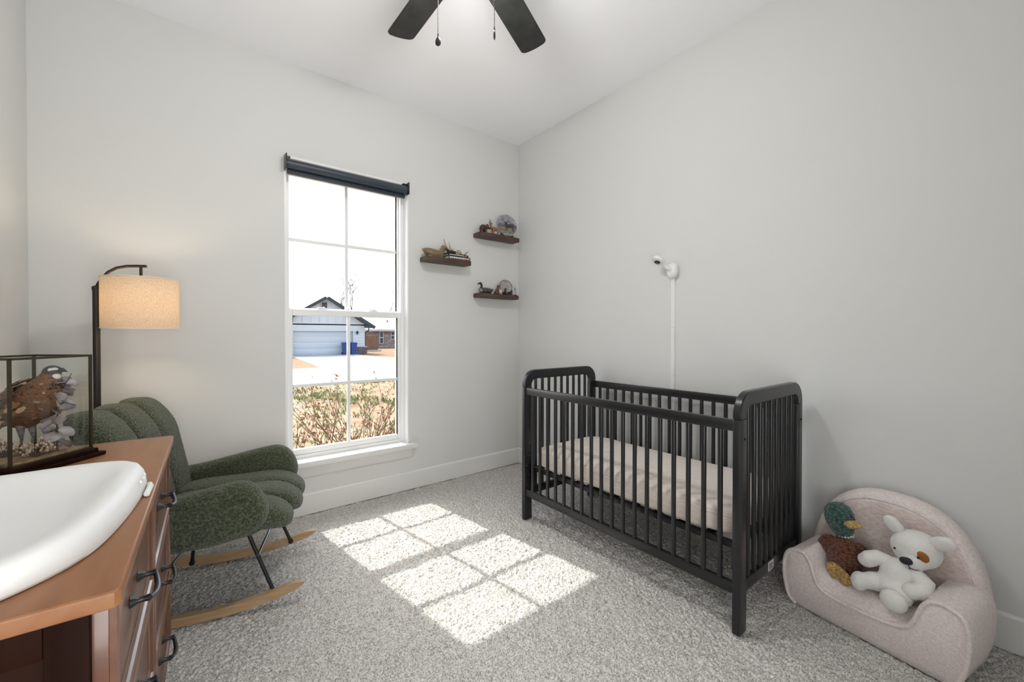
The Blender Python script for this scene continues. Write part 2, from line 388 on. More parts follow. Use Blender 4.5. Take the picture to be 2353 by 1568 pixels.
def chain(x, y, z1, flat):
    b = nb(); n = int((.325 - (CZ-.24-z1) < 0) or 1)
    z0 = -.235; k = int((CZ+z0-z1)/.0052)
    for i in range(k): ell(b, (x, y, z0-.0052*i), (.0019, .0019, .0022), None, 6, 4)
    c = obj('pull_chain', b, 'black_metal', t)
    b = nb(); zb = z1-CZ
    M = Tm(x, y, zb) @ Rm(R(51.75 if not flat else -40), 'Z')
    sell(b, (0, 0, -.006), (.004, .0115, .017), 1, 1, M, 14, 10, lambda p: Vector((p.x, p.y*(1-.42*(p.z+.017)/.034)*1.1, p.z)))
    tube(b, [M @ Vector((0, 0, .008)), M @ Vector((0, 0, .020))], .0025, 8)
    obj('pull_fob', b, 'black_metal', c)
chain(-.109, .045, 2.163, False); chain(.034, -.102, 2.167, True)
# ================================================================== outside, seen through the window
GZ = -.56
random.seed(5)
mat('dirt', (.25, .15, .09), .95, spec=.1, var=((.215, .115, .072), (.25, .165, .112), (.215, .185, .10), (.28, .225, .17)), vscale=2.6, vstretch=(1, 1.6, 1), bump=.6, bscale=9, bdist=.03, detail=9)
mat('dry_lawn', (.23, .15, .09), .95, spec=.1, var=((.25, .17, .105), (.19, .12, .07)), vscale=3, detail=8)
mat('concrete', (.42, .41, .40), .9, var=((.44, .43, .42), (.38, .375, .36)), vscale=1.3)
mat('street', (.37, .365, .36), .9, var=((.39, .385, .38), (.345, .34, .33)), vscale=.7, vstretch=(.2, 2, 1))
mat('siding', (.52, .53, .54), .6); mat('garage_white', (.47, .50, .53), .5)
mat('fascia', (.016, .024, .030), .5); mat('shingle', (.10, .105, .11), .9, var=((.12, .125, .13), (.07, .075, .08)), vscale=6, vstretch=(1, 3, 3))
mat('metal_roof', (.30, .32, .34), .45); mat('pale_shingle', (.40, .375, .345), .9, var=((.43, .405, .37), (.36, .335, .30)), vscale=5)
mat('brick', (.23, .18, .155), .9, var=((.27, .215, .19), (.16, .12, .105)), vscale=5, vstretch=(1, 1, 3))
mat('stone', (.16, .115, .10), .9, var=((.24, .19, .165), (.09, .06, .055)), vscale=8)
mat('fence_wood', (.17, .095, .055), .85, var=((.20, .115, .068), (.13, .07, .04)), vscale=3, vstretch=(6, 6, .6))
mat('bin_blue', (.010, .045, .21), .4); mat('dark_glass', (.03, .035, .04), .15); mat('vent', (.085, .065, .065), .7)
mat('bark', (.13, .09, .055), .9, var=((.17, .12, .075), (.08, .052, .034)), vscale=30)
mat('bark_far', (.13, .125, .12), .9)
mat('leaf_dry', (.26, .14, .065), .8, var=((.34, .21, .105), (.18, .08, .038)), vscale=25)
mat('leaf_green', (.24, .25, .10), .8, var=((.31, .32, .14), (.17, .19, .07)), vscale=9)
def ground(name, label, pts, m, z):
    b = nb(); loft(b, [[Vector((p[0], p[1], z-.4)) for p in pts], [Vector((p[0], p[1], z)) for p in pts]])
    o = obj(name, b, m, None, False); o['kind'] = 'structure'; o['label'] = label; return o
def lawn_mesh():
    rng = np.random.default_rng(8); b = nb(); nx, ny = 70, 60
    xs = np.linspace(-6, 14, nx); ys = np.linspace(YO+.01, 14.9, ny)
    g = [[b.verts.new((x, y, GZ + (.05*math.sin(x*1.3+y*.7) + rng.uniform(-.02, .02)) * (0 if j in (0, ny-1) else 1))) for j, y in enumerate(ys)] for x in xs]
    for i in range(nx-1):
        for j in range(ny-1): b.faces.new((g[i][j], g[i+1][j], g[i+1][j+1], g[i][j+1]))
    return b
o = obj('front_yard', lawn_mesh(), 'dirt'); o['kind'] = 'structure'; o['label'] = 'reddish bare yard with sparse weeds in front of the window'
ground('ground', 'dry tan ground around the houses across the street', [(-150, 14.6), (260, 14.6), (260, 330), (-150, 330)], 'dry_lawn', GZ-.03)
ground('street', 'pale concrete street', [(-40, 14.8), (60, 14.8), (60, 21.6), (-40, 21.6)], 'street', GZ)
ground('curb', 'pale concrete curb on the far side of the street', [(-40, 21.6), (60, 21.6), (60, 22.0), (-40, 22.0)], 'concrete', GZ+.02)
ground('driveway', 'wide white concrete driveway of the garage across the street', [(5.35, 22.0), (13.2, 22.0), (11.3, 30.0), (11.25, 35.6), (6.35, 35.6), (6.0, 30.0)], 'concrete', GZ+.01)
# weeds: countless blades in the yard
b = nb(); rng = random.Random(2)
for k in range(520):
    y = rng.uniform(6.8, 14.5); x = rng.uniform(.20*y-.4, .46*y+.4)
    if math.sin(x*1.1+2)*math.sin(y*.8+x*.3) < -.05 and rng.random() < .75: continue
    s = rng.uniform(.05, .14)
    for q in range(5):
        a = rng.uniform(0, 2*PI); l = s*rng.uniform(.6, 1.2); w = .012+s*.10
        p = Vector((x+rng.uniform(-.1, .1), y+rng.uniform(-.1, .1), GZ-.02)); d = Vector((math.cos(a), math.sin(a), 0)); n = Vector((-d.y, d.x, 0))
        v = [b.verts.new(p-n*w), b.verts.new(p+n*w), b.verts.new(p+d*l*.5+n*w*.7+Vector((0, 0, l*.9))), b.verts.new(p+d*l*.9+Vector((0, 0, l*1.1)))]
        b.faces.new(v)
o = obj('yard_weeds', b, 'leaf_green', None, False); tag(o, 'low green weeds scattered over the reddish yard', 'weeds', kind='stuff')

# ------------------------------------------------------------------ white garage house across the street
HY = 35.5
h = thing('garage_house', 'white garage house with dark-edged gable and wide door across the street', 'house', (8.9, HY, GZ))
def L(x, z): return (x-8.9, z-GZ)
b = nb()                                                       # gable wall with a real opening for the door
bx(b, *(L(5.2, 0)[0], L(6.55, 0)[0]), 0, 6, 0, 2.95); bx(b, L(11.05, 0)[0], L(12.03, 0)[0], 0, 6, 0, 2.50); bx(b, L(6.55, 0)[0], L(11.05, 0)[0], 0, .25, 1.92, 2.50)
prism(b, [L(5.2, 1.85), L(12.03, 1.85), L(12.03, 1.92), L(8.9, 4.05), L(5.2, 1.95)], .25, Tm(0, .125, 0) @ RX)
obj('wall', b, 'siding', h, False)
for k in range(9):                                             # board-and-batten strips in the gable
    x = -2.9+.62*k; z1 = 4.5-.68*abs(x); z1 = min(z1, 3.95 if abs(x) < 1 else z1-.2)
    if z1 > 2.75: b = nb(); bx(b, x-.035, x+.035, -.04, 0, 2.60, z1); obj('batten', b, 'siding', h, False)
b = nb(); bx(b, -3.6, 3.1, -.05, 0, 2.50, 2.60); obj('band_board', b, 'siding', h, False)
for k in range(7):                                             # lap siding beside the door
    b = nb(); prism(b, [(0, 0), (-.045, 0), (-.012, .235), (0, .235)], .97, Tm(2.64, 0, .66+.24*k) @ RYZ); obj('lap_board', b, 'siding', h, False)
gd = thing('garage_door', '', ''); del gd['label'], gd['category']; gd.parent = h; gd.location = (0, .22, 0)
for r in range(4):
    b = nb(); bx(b, -2.35, 2.15, -.03, .03, .005+.485*r, .475+.485*r, .012); obj('door_panel', b, 'garage_white', gd)
b = nb(); bx(b, -.33, .13, -.06, 0, 3.77, 4.24); v = obj('gable_vent', b, 'vent', h, False)
b = nb()
for s in ((-.36, -.31, 3.73, 4.28), (.11, .16, 3.73, 4.28), (-.31, .11, 4.23, 4.28), (-.31, .11, 3.73, 3.78)): bx(b, s[0], s[1], -.08, 0, s[2], s[3])
obj('vent_frame', b, 'siding', v, False)
for k in range(5): b = nb(); bx(b, -.30, .10, -.075, -.06, 3.80+.085*k, 3.85+.085*k); obj('louver', b, 'vent', v, False)
def slope(name, x0, z0, x1, z1, y0, y1, t, m):
    b = nb(); d = Vector((x1-x0, z1-z0)).normalized(); n = Vector((-d.y, d.x))*t
    if n.y < 0: n = -n
    prism(b, [(x0, z0), (x1, z1), (x1+n.x, z1+n.y), (x0+n.x, z0+n.y)], y1-y0, Tm(0, (y0+y1)/2, 0) @ RX); return obj(name, b, m, h, False)
slope('roof', 0, 4.58, 3.78, 2.22, -.45, 6, .10, 'metal_roof'); slope('roof', 0, 4.58, -3.78, 2.22, -.45, 6, .10, 'metal_roof')
slope('fascia', 0, 4.48, 3.76, 2.13, -.55, -.42, .24, 'fascia'); slope('fascia', 0, 4.48, -3.76, 2.13, -.55, -.42, .24, 'fascia')
b = nb(); prism(b, [(3.1, 2.25), (3.78, 2.20), (3.78, 2.32), (3.1, 2.75)], .5, Tm(0, -.25, 0) @ RX); obj('soffit_return', b, 'fascia', h, False)
b = nb(); tube(b, [(3.42, -.2, 2.25), (3.40, -.2, 2.0), (3.17, .0, 1.82), (3.15, .05, .1)], .05, 8); obj('downspout', b, 'fascia', h)
b = nb(); loft(b, [[(-3.6, 5.6, 2.6), (-2.2, 3.0, 4.62), (-7.5, 3.0, 6.1), (-8.0, 5.6, 6.0)], [(-3.6, 6.6, 2.6), (-2.2, 6.6, 4.55), (-7.5, 6.6, 6.1), (-8.0, 6.6, 6.0)]]); obj('rear_roof', b, 'shingle', h, False)
sp = thing('stone_pier', '', ''); del sp['label'], sp['category']; sp.parent = h
b = nb(); bx(b, 2.28, 3.24, -.22, .02, 0, .60); obj('pier_core', b, 'stone', sp, False)
rng = random.Random(4); meS = []
for k in range(4):
    b = nb(); box(b, (0, 0, 0), (.26+.03*k, .06, .125), .015, None, 1); m_ = finish(b); m_.materials.append(MATS['stone']); meS.append(m_)
for r in range(4):
    x = 2.30+.06*(r % 2)
    for c in range(3): k = rng.randrange(4); inst('stone', meS[k], sp, Tm(x+.15, -.235+rng.uniform(-.02, .02), .075+.148*r)); x += .31
b = nb(); bx(b, 2.24, 3.28, -.27, .02, .60, .66); obj('pier_cap', b, 'concrete', sp, False)
wl = nb(); lathe(wl, [(.03, 0), (.07, .02), (.085, .20), (.10, .22), (.02, .30)], 10, Tm(2.47, -.14, 1.66)); bx(wl, 2.44, 2.50, -.10, 0, 1.74, 1.82); obj('wall_lamp', wl, 'fascia', h)
b = nb(); bx(b, -2.52, -2.40, -.12, 0, 0, 1.92); bx(b, 2.15, 2.24, -.05, 0, 0, 1.92); bx(b, -2.52, 2.24, -.05, 0, 1.92, 2.02); obj('door_trim', b, 'siding', h, False)
b = nb(); bx(b, -2.72, -2.50, -.35, -.15, 0, .62, .02); obj('stone_pier', b, 'stone', h)
def bin_(x, lab):
    t = thing('trash_bin', lab, 'trash bin', (x, HY-.55, GZ+.012), R(4), 'blue wheeled bins by the garage door')
    b = nb(); loft(b, [[Vector((sx*w, sy*d, z)) for sx, sy in ((-1, -1), (1, -1), (1, 1), (-1, 1))] for w, d, z in ((.18, .22, .03), (.24, .28, .86), (.255, .30, .88), (.255, .30, .91))]); obj('bin_body', b, 'bin_blue', t, True, 20)
    b = nb(); prism(b, [(-.35, .91), (.36, .91), (.33, .99), (-.28, .97)], .50, RYZ, .02); obj('lid', b, 'bin_blue', t)
    for s in (-1, 1): b = nb(); tube(b, [(s*.18, .24, .10), (s*.23, .24, .10)], .10, 14); obj('wheel', b, 'black_plastic', t)
bin_(10.30, 'left blue wheeled bin beside the white garage door'); bin_(10.87, 'right blue wheeled bin beside the white garage door')
# ------------------------------------------------------------------ brick house behind
h2 = thing('brick_house', 'brown brick house with pale shingle roof seen past the garage', 'house', (20, 50, -.45))
b = nb(); bx(b, -3.6, 12, 0, 8, -.6, 2.1); obj('wall', b, 'brick', h2, False)
b = nb(); loft(b, [[(-4.0, -.5, 2.1), (12.5, -.5, 2.1), (12.5, 8.5, 2.1), (-4.0, 8.5, 2.1)], [(-.8, 3.6, 4.6), (10, 3.6, 4.6), (10, 4.4, 4.6), (-.8, 4.4, 4.6)]]); obj('roof', b, 'pale_shingle', h2, False)
b = nb(); loft(b, [[(-4.6, -.2, 2.1), (-2.6, -.2, 2.1), (-2.6, 8, 2.1), (-4.6, 8, 2.1)], [(-4.7, 1.0, 3.7), (-4.4, 1.0, 3.7), (-4.4, 8, 3.7), (-4.7, 8, 3.7)]]); obj('wing_roof', b, 'pale_shingle', h2, False)
b = nb(); bx(b, -4.05, 12.5, -.56, -.48, 1.92, 2.14); obj('fascia', b, 'concrete', h2, False)
b = nb(); tube(b, [(.2, 1.2, 2.9), (.2, 1.2, 3.35)], .06, 6); obj('vent_pipe', b, 'fascia', h2)
meB = []
for k in range(3):
    b = nb(); bx(b, -.29, .29, -.03, .0, -.085, .085); m_ = finish(b, False); mm = mat('brick_%d' % k, ((.27, .215, .19), (.19, .145, .125), (.31, .265, .24))[k], .9); m_.materials.append(mm); meB.append(m_)
rng = random.Random(9)
for r in range(9):
    for c in range(7):
        x = -3.0+.66*c+.33*(r % 2)
        if rng.random() < .5 and not (-1.35 < x < -.45 and r > 2) and not (.05 < x < .85 and r > 4): inst('brick', meB[rng.randrange(3)], h2, Tm(x, 0, .05+.22*r))
for x, z0, z1, w in ((-1.03, .46, 1.84, .19), (.40, .98, 1.84, .19)):
    f = thing('window', '', ''); del f['label'], f['category']; f.parent = h2; f.location = (x, -.03, 0)
    b = nb()
    for s in ((-w-.06, -w, z0-.06, z1+.06), (w, w+.06, z0-.06, z1+.06), (-w, w, z0-.06, z0), (-w, w, z1, z1+.06), (-w, w, (z0+z1)/2-.04, (z0+z1)/2+.04)): bx(b, s[0], s[1], -.06, .02, s[2], s[3])
    obj('window_frame', b, 'siding', f, False)
    for a, c in ((z0, (z0+z1)/2-.04), ((z0+z1)/2+.04, z1)): b = nb(); bx(b, -w, w, -.02, .01, a, c); obj('pane', b, 'dark_glass', f, False)
fn = thing('wood_fence', 'brown vertical board fence between the two houses', 'fence', (14.2, 41.5, -.5), R(12))
for k in range(9):
    b = nb(); prism(b, [(-.075, 0), (.075, 0), (.075, 1.42), (.04, 1.48), (-.04, 1.48), (-.075, 1.42)], .03, Tm(.155*k, 0, 0) @ RX); obj('fence_board', b, 'fence_wood', fn, False)
for z in (.3, 1.15): b = nb(); bx(b, -.1, 1.35, .015, .06, z-.05, z+.05); obj('fence_rail', b, 'fence_wood', fn, False)
b = nb(); bx(b, 0, 1.9, -.08, .08, 0, .12); o = obj('timber', b, 'pale_shingle'); o.location = (13.6, 40.3, -.555); o.rotation_euler = (0, 0, R(15)); tag(o, 'pale timber lying on the ground before the board fence', 'timber')
# ------------------------------------------------------------------ plants
def branches(b, p, d, l, r, depth, rng, leaves=None, spread=.5, up=.12):
    q = p
    for s in range(3):
        d = (d + Vector((rng.uniform(-.16, .16), rng.uniform(-.16, .16), rng.uniform(-.05, up)))).normalized()
        n = q + d*l/3
        tube(b, [q, n], [r*(1-.2*s), r*(1-.2*(s+1))], 5); q = n
        if leaves is not None and depth < 2:
            for _ in range(2): leaves.append((q + Vector((rng.uniform(-.03, .03), rng.uniform(-.03, .03), rng.uniform(-.02, .03))), rng.uniform(.010, .022)))
        if depth > 0 and s > 0:
            for _ in range(1 if s == 1 else 2):
                a = rng.uniform(0, 2*PI); e = (d + Vector((math.cos(a), math.sin(a), rng.uniform(-.1, .5)))*spread).normalized()
                branches(b, q, e, l*rng.uniform(.55, .8), r*.58, depth-1, rng, leaves, spread, up)
def shrub(x, y, hgt, n, seed, lab, leafm='leaf_dry'):
    t = thing('twiggy_shrub', lab, 'shrub', (x, y, GZ), 0, 'winter shrubs under the window')
    rng = random.Random(seed); b = nb(); lv = []
    for k in range(n):
        a = rng.uniform(0, 2*PI); d = Vector((math.cos(a)*rng.uniform(.15, .6), math.sin(a)*rng.uniform(.15, .6), 1)).normalized()
        branches(b, Vector((rng.uniform(-.1, .1), rng.uniform(-.1, .1), -.02)), d, hgt*rng.uniform(.42, .62), .010, 2, rng, lv, .6)
    obj('stem', b, 'bark', t)
    b = nb()
    for p, s in lv:
        if rng.random() < .35: continue
        M = Matrix.Translation(p) @ Euler((rng.uniform(0, 6), rng.uniform(0, 6), rng.uniform(0, 6))).to_matrix().to_4x4()
        v = [b.verts.new(M @ Vector(c)) for c in ((-s*1.3, 0, 0), (0, -s*.6, s*.2), (s*1.3, 0, 0), (0, s*.6, s*.2))]; b.faces.new(v)
    o = obj('leaves', b, leafm, t, False); o['kind'] = 'stuff'
shrub(.95, 4.25, .86, 9, 1, 'reddish twiggy shrub at the left of the window pane')
shrub(1.36, 4.40, 1.02, 9, 2, 'tallest twiggy shrub behind the centre muntin of the lower sash')
shrub(1.68, 4.30, .62, 7, 3, 'low yellowish shrub right of the centre muntin', 'leaf_green')
shrub(2.02, 4.10, .74, 7, 6, 'small shrub at the right edge of the window pane', 'leaf_dry')
def tree(x, y, hgt, seed, lab):
    t = thing('bare_tree', lab, 'tree', (x, y, GZ-.03), 0, 'bare trees beyond the roofs')
    rng = random.Random(seed); b = nb()
    branches(b, Vector((0, 0, 0)), Vector((0, 0, 1)), hgt*.55, .16, 4, rng, None, .75, .25); obj('branches', b, 'bark_far', t)
tree(20.2, 72, 10.5, 11, 'bare tree rising right of the garage gable'); tree(23.2, 74, 9.5, 12, 'slim bare tree just right of the centre muntin')
tree(36.2, 82, 12.5, 13, 'dense bare tree at the right edge of the upper sash'); tree(33.6, 84, 10, 14, 'low bare tree above the brick house roof')
# ================================================================== crib
t = thing('crib', 'black wooden crib with rounded ends and turned slats against the right wall', 'crib', (1.8925, 1.284, 0))
CX0, CX1, CY0, CY1 = 1.575-1.8925, 2.210-1.8925, .664-1.284, 1.904-1.284
TH, PW, ZS, ZT = .029, .056, .795, .892                        # panel thickness, post width, seam height, top
def slat_mesh(l, r):
    b = nb(); tube(b, [(0, 0, 0), (0, 0, l)], r, 12); m_ = finish(b); m_.materials.append(MATS['black_wood']); return m_
for y0 in (CY0, CY1-TH):
    yc = y0+TH/2
    for x0 in (CX0, CX1-PW):
        b = nb(); bx(b, x0, x0+PW, y0, y0+TH, .004, ZS-.0015, .004); lg = obj('leg', b, 'black_wood', t)
        for z in ((.46, .38, .325, .27) if y0 > 0 else (.72,)):
            b = nb(); yy = y0 if (y0 < 0) else y0
            lathe(b, [(.005, 0), (.005, .002), (.003, .0035), (.0005, .004)], 10, Tm(x0+PW*.5+(.008 if z != .325 else -.012), yy, z) @ Rm(R(90), 'X')); obj('bolt', b, 'chrome' if y0 > 0 else 'black_plastic', lg)
    ro, ri = .088, .036
    out = [(CX0, ZS)] + arcpts(CX0+ro, ZT-ro, ro, 180, 90, 8) + arcpts(CX1-ro, ZT-ro, ro, 90, 0, 8) + [(CX1, ZS)]
    inn = [(CX0+PW, ZS)] + arcpts(CX0+PW+ri, ZT-.054-ri, ri, 180, 90, 8) + arcpts(CX1-PW-ri, ZT-.054-ri, ri, 90, 0, 8) + [(CX1-PW, ZS)]
    b = nb(); c = .004
    def off(o, i, k): return [(o[n][0]+(i[n][0]-o[n][0])*k, o[n][1]+(i[n][1]-o[n][1])*k) for n in range(len(o))]
    rings = []
    for n in range(len(out)):
        o, i = Vector(out[n]), Vector(inn[n]); d = (i-o).normalized()
        ring = []
        for p, yy in ((o+d*c, y0), (i-d*c, y0), (i, y0+c), (i, y0+TH-c), (i-d*c, y0+TH), (o+d*c, y0+TH), (o, y0+TH-c), (o, y0+c)): ring.append(Vector((p.x, yy, p.y)))
        rings.append(ring)
    loft(b, rings); obj('end_arch', b, 'black_wood', t, True, 35)
    b = nb(); bx(b, CX0+PW, CX1-PW, y0+.003, y0+TH-.003, .146, .190, .004); er = obj('end_rail', b, 'black_wood', t)
    sm = slat_mesh(ZT-.054+.004-.186, .0092)
    for k in range(9): inst('slat', sm, t, Tm(CX0+PW+(CX1-CX0-2*PW)*(k+.75)/9.5, yc, .186))
    if y0 < 0:
        mat('sticker', (.62, .62, .62), .6)
        b = nb(); bx(b, -.055, -.005, y0+.0015, y0+.003, .150, .186); lb = obj('label_sticker', b, 'sticker', er, False)
        b = nb()
        for k in range(4): bx(b, -.050, -.012-.006*(k % 2), y0+.001, y0+.0016, .156+.007*k, .159+.007*k)
        obj('printed_line', b, 'black_soft', er, False)
yA, yB = CY0+TH, CY1-TH
sm = slat_mesh(.75-.184+.006, .0096)
for x0, w in ((CX0+.006, .022), (CX1-.028, .022)):
    b = nb(); bx(b, x0, x0+w, yA, yB, .748, .790, .004); obj('side_rail', b, 'black_wood', t)
    b = nb(); bx(b, x0, x0+w, yA, yB, .146, .188, .004); obj('side_rail', b, 'black_wood', t)
    for k in range(18): inst('slat', sm, t, Tm(x0+w/2, yA+(yB-yA)*(k+.8)/18.6, .184))
b = nb(); zz = .304
for a in ((CX0+.05, CX0+.075, yA+.01, yB-.01), (CX1-.075, CX1-.05, yA+.01, yB-.01), (CX0+.075, CX1-.075, yA+.01, yA+.035), (CX0+.075, CX1-.075, yB-.035, yB-.01)): bx(b, a[0], a[1], a[2], a[3], zz-.012, zz+.012, .003)
sf = obj('mattress_support', b, 'black_metal', t)
for k in range(9): b = nb(); bx(b, CX0+.07, CX1-.07, yA+.10+.118*k, yA+.135+.118*k, zz+.004, zz+.012); obj('support_slat', b, 'black_metal', sf, False)
for s in (yA+.012, yB-.012):
    for x in (CX0+.06, CX1-.06):
        b = nb(); bx(b, x-.012, x+.012, s-.010, s+.010, zz-.09, zz+.012, .002); obj('hanger_bracket', b, 'black_metal', sf)
# mattress
m_ = thing('crib_mattress', 'beige crinkled cotton mattress lying inside the black crib', 'mattress', (1.8925, 1.284, .3165))
mw, ml, mh = .545, 1.160, .126
def quilt(p):
    return Vector((p.x+.003*math.sin(p.y*46+p.z*30), p.y, p.z+.0035*math.sin(p.x*21+p.y*9)*math.sin(p.y*15+1)))
b = nb(); sell(b, (0, 0, mh/2), (mw/2, ml/2, mh/2), .32, .22, None, 72, 26, quilt)
for f in b.faces: f.material_index = 1 if abs(f.normal.z) < .6 else 0
me = finish(b, True, 80); me.materials.append(MATS['sheet']); me.materials.append(MATS['sheet_side'])
bmx = bmesh.new(); bmx.from_mesh(me)
for f in bmx.faces: f.material_index = 1 if abs(f.normal.z) < .55 else 0
bmx.to_mesh(me); bmx.free()
obj('fitted_sheet', me, None, m_)
# ================================================================== rocking chair
t = thing('rocking_chair', 'dark green boucle rocking chair with channel tufting and wooden rockers', 'rocking chair', (.129, 2.208, 0), R(-18))
def seat_fn(p):
    # nose rounds down at the front
    x = p.x; dz = -.05*max(0, (x-.10)/.19)**2 - .012*max(0, (-x)/.27)
    return Vector((p.x, p.y, p.z+dz))
for y, ln in ((-.172, .255), (0, .272), (.172, .262)):
    b = nb(); sell(b, (ln-.243, 0, .362), (.265, .092, .062), .62, .62, None, 40, 20, lambda p: Vector((p.x+.02*(1-(p.z/.062)**2) if p.x > .15 else p.x, p.y, p.z + .016*max(0, p.x/.27)-.045*max(0, (p.x-.13)/.14)**2)))
    bmesh.ops.translate(b, verts=b.verts, vec=(0, y, 0)); obj('seat_channel', b, 'green_boucle', t, True, 80)
def back_pt(p):                                                # p.z runs up the back, p.x is thickness
    s = (p.z+.26)/.52                                          # 0..1
    xc = -.235-.10*s-.075*max(0, s-.72)**1.3*3.2
    return Vector((xc+p.x, p.y, .345+.475*s+.0*p.x))
for y in (-.180, 0, .180):
    b = nb()
    sell(b, (0, 0, 0), (.066, .098, .26), .42, .62, None, 32, 30, lambda p: back_pt(Vector((p.x, p.y, p.z))))
    bmesh.ops.translate(b, verts=b.verts, vec=(0, y, .0)); obj('backrest_channel', b, 'green_boucle', t, True, 80)
def arm_poly():
    return [(-.32, .325), (-.20, .300), (.02, .304), (.13, .322), (.19, .345), (.222, .380), (.226, .425), (.212, .475), (.190, .512), (.160, .535), (.125, .543), (.06, .532), (-.06, .505), (-.18, .478), (-.27, .470), (-.33, .45), (-.345, .39)]
def smooth_poly(P, it=2):
    for _ in range(it):
        Q = []
        for i in range(len(P)):
            a, c = P[i], P[(i+1) % len(P)]; Q += [(a[0]*.75+c[0]*.25, a[1]*.75+c[1]*.25), (a[0]*.25+c[0]*.75, a[1]*.25+c[1]*.75)]
        P = Q
    return P
for s in (-1, 1):
    pl_ = smooth_poly(arm_poly(), 2); b = nb()
    if s > 0: pl_ = [(x+.032*max(0, (x+.3)/.5), z-.006) for x, z in pl_]
    prism(b, pl_, .078, Tm(0, s*.285, 0) @ RX, .034, 7); obj('armrest', b, 'green_boucle', t, True, 80)
b = nb(); prism(b, smooth_poly([(-.33, .34), (-.20, .302), (.02, .300), (.16, .312), (.20, .335), (.10, .36), (-.20, .37)], 1), .54, RX, .01); obj('seat_shell', b, 'green_boucle', t, True, 80)
RR = 1.32
def rock(x): return (x+.07)**2/(2*RR)
for s in (-1, 1):
    y = s*.238; xs = [-.50+.035*k for k in range(25)]; xs = [x for x in xs if x <= .335]+[.345]
    b = nb(); hw = .0115; rings = []
    for i, x in enumerate(xs):
        e = min((x-xs[0])/.04, (xs[-1]-x)/.05, 1.0); e = math.sqrt(max(e, .05)); z0 = .001+rock(x); hgt = .035*e; zc = z0+.0175
        rings.append([(x, y-hw, zc-hgt/2), (x, y+hw, zc-hgt/2), (x, y+hw, zc+hgt/2), (x, y-hw, zc+hgt/2)])
    loft(b, rings); obj('rocker', b, 'beech', t, True, 30)
    yi = y-s*.016
    for top, bot in (((.130, s*.205, .325), (.232, yi, rock(.232)+.018)), ((-.155, s*.205, .325), (-.185, yi, rock(-.185)+.016))):
        b = nb(); T, Bq = Vector(top), Vector(bot)
        tube(b, [T, T.lerp(Bq, .92), Bq+(Bq-T).normalized()*.008], [.0075, .0075, .0085], 12); tube(b, [Bq+Vector((0, -.006, 0)), Bq+Vector((0, .006, 0))], .011, 12)
        obj('leg', b, 'black_metal', t)
for x, z in ((.176, .215), (-.166, .155)):
    b = nb(); tube(b, [(x, -.222, z), (x, .222, z)], .0062, 12); obj('cross_bar', b, 'chrome', t)

# ================================================================== floor lamp
t = thing('floor_lamp', 'dark bronze arc floor lamp with a lit linen drum shade', 'lamp', (-.299, 2.520, 0))
mat('bronze', (.028, .022, .016), .45, metal=.3)
b = nb(); lathe(b, [(.11, .0), (.11, .012), (.10, .020), (.02, .026), (.016, .04)], 32); obj('base', b, 'bronze', t)
b = nb(); tube(b, [(0, 0, .02), (0, 0, 1.300)], [.0125, .0125], 16); lathe(b, [(.0145, 1.296), (.0145, 1.31), (.006, 1.316)], 16); obj('pole', b, 'bronze', t)
SX, SY = .150, -.085                                           # shade axis from the pole
pts = [(SX*q, SY*q, z) for q, z in ((0, 1.305), (.05, 1.325), (.14, 1.350), (.28, 1.376), (.46, 1.394), (.68, 1.402), (.90, 1.4035), (1.12, 1.4035))]
b = nb(); tube(b, pts, .0062, 12); obj('arm', b, 'bronze', t)
b = nb(); tube(b, [(SX, SY, 1.398), (SX, SY, 1.352)], .0055, 10); lathe(b, [(.022, 1.352), (.022, 1.358), (.008, 1.360)], 16, Tm(SX, SY, 0)); obj('socket_stem', b, 'bronze', t)
m = bpy.data.materials.new('linen_shade'); m.use_nodes = True; MATS['linen_shade'] = m
n = m.node_tree.nodes; Lk = m.node_tree.links; n.clear()
oo = n.new('ShaderNodeOutputMaterial'); mx = n.new('ShaderNodeMixShader'); df = n.new('ShaderNodeBsdfDiffuse'); tr = n.new('ShaderNodeBsdfTranslucent')
tc = n.new('ShaderNodeTexCoord'); nz = n.new('ShaderNodeTexNoise'); nz.inputs['Scale'].default_value = 260; cr = n.new('ShaderNodeValToRGB')
cr.color_ramp.elements[0].position = .3; cr.color_ramp.elements[1].position = .62; cr.color_ramp.elements[0].color = (.62, .51, .39, 1); cr.color_ramp.elements[1].color = (.80, .71, .60, 1)
Lk.new(tc.outputs['Object'], nz.inputs['Vector']); Lk.new(nz.outputs['Fac'], cr.inputs[0]); Lk.new(cr.outputs[0], df.inputs[0]); Lk.new(cr.outputs[0], tr.inputs[0])
mx.inputs[0].default_value = .45; Lk.new(df.outputs[0], mx.inputs[1]); Lk.new(tr.outputs[0], mx.inputs[2]); Lk.new(mx.outputs[0], oo.inputs[0])
b = nb(); Z0, Z1, sr = 1.131, 1.347, .131
loft(b, [[(SX+r*math.cos(2*PI*j/48), SY+r*math.sin(2*PI*j/48), z) for j in range(48)] for r, z in ((sr-.0015, Z0), (sr, Z0), (sr, Z1), (sr-.0015, Z1))], False, True); sh = obj('lamp_shade', b, 'linen_shade', t, True, 50)
mat('trim_cream', (.75, .68, .58), .8)
for z in (Z0+.001, Z1-.001):
    b = nb(); loft(b, [[(SX+(sr+.0007+.0012*math.cos(a))*math.cos(2*PI*j/48), SY+(sr+.0007+.0012*math.cos(a))*math.sin(2*PI*j/48), z+.0022*math.sin(a)) for j in range(48)] for a in (0, 1.57, 3.14, 4.71)], False, True)
    obj('shade_trim', b, 'trim_cream', sh)
b = nb()
for a in (0, 120, 240): tube(b, [(SX, SY, 1.345), (SX+sr*math.cos(R(a)), SY+sr*math.sin(R(a)), 1.343)], .0016, 6)
obj('spider', b, 'bronze', sh)
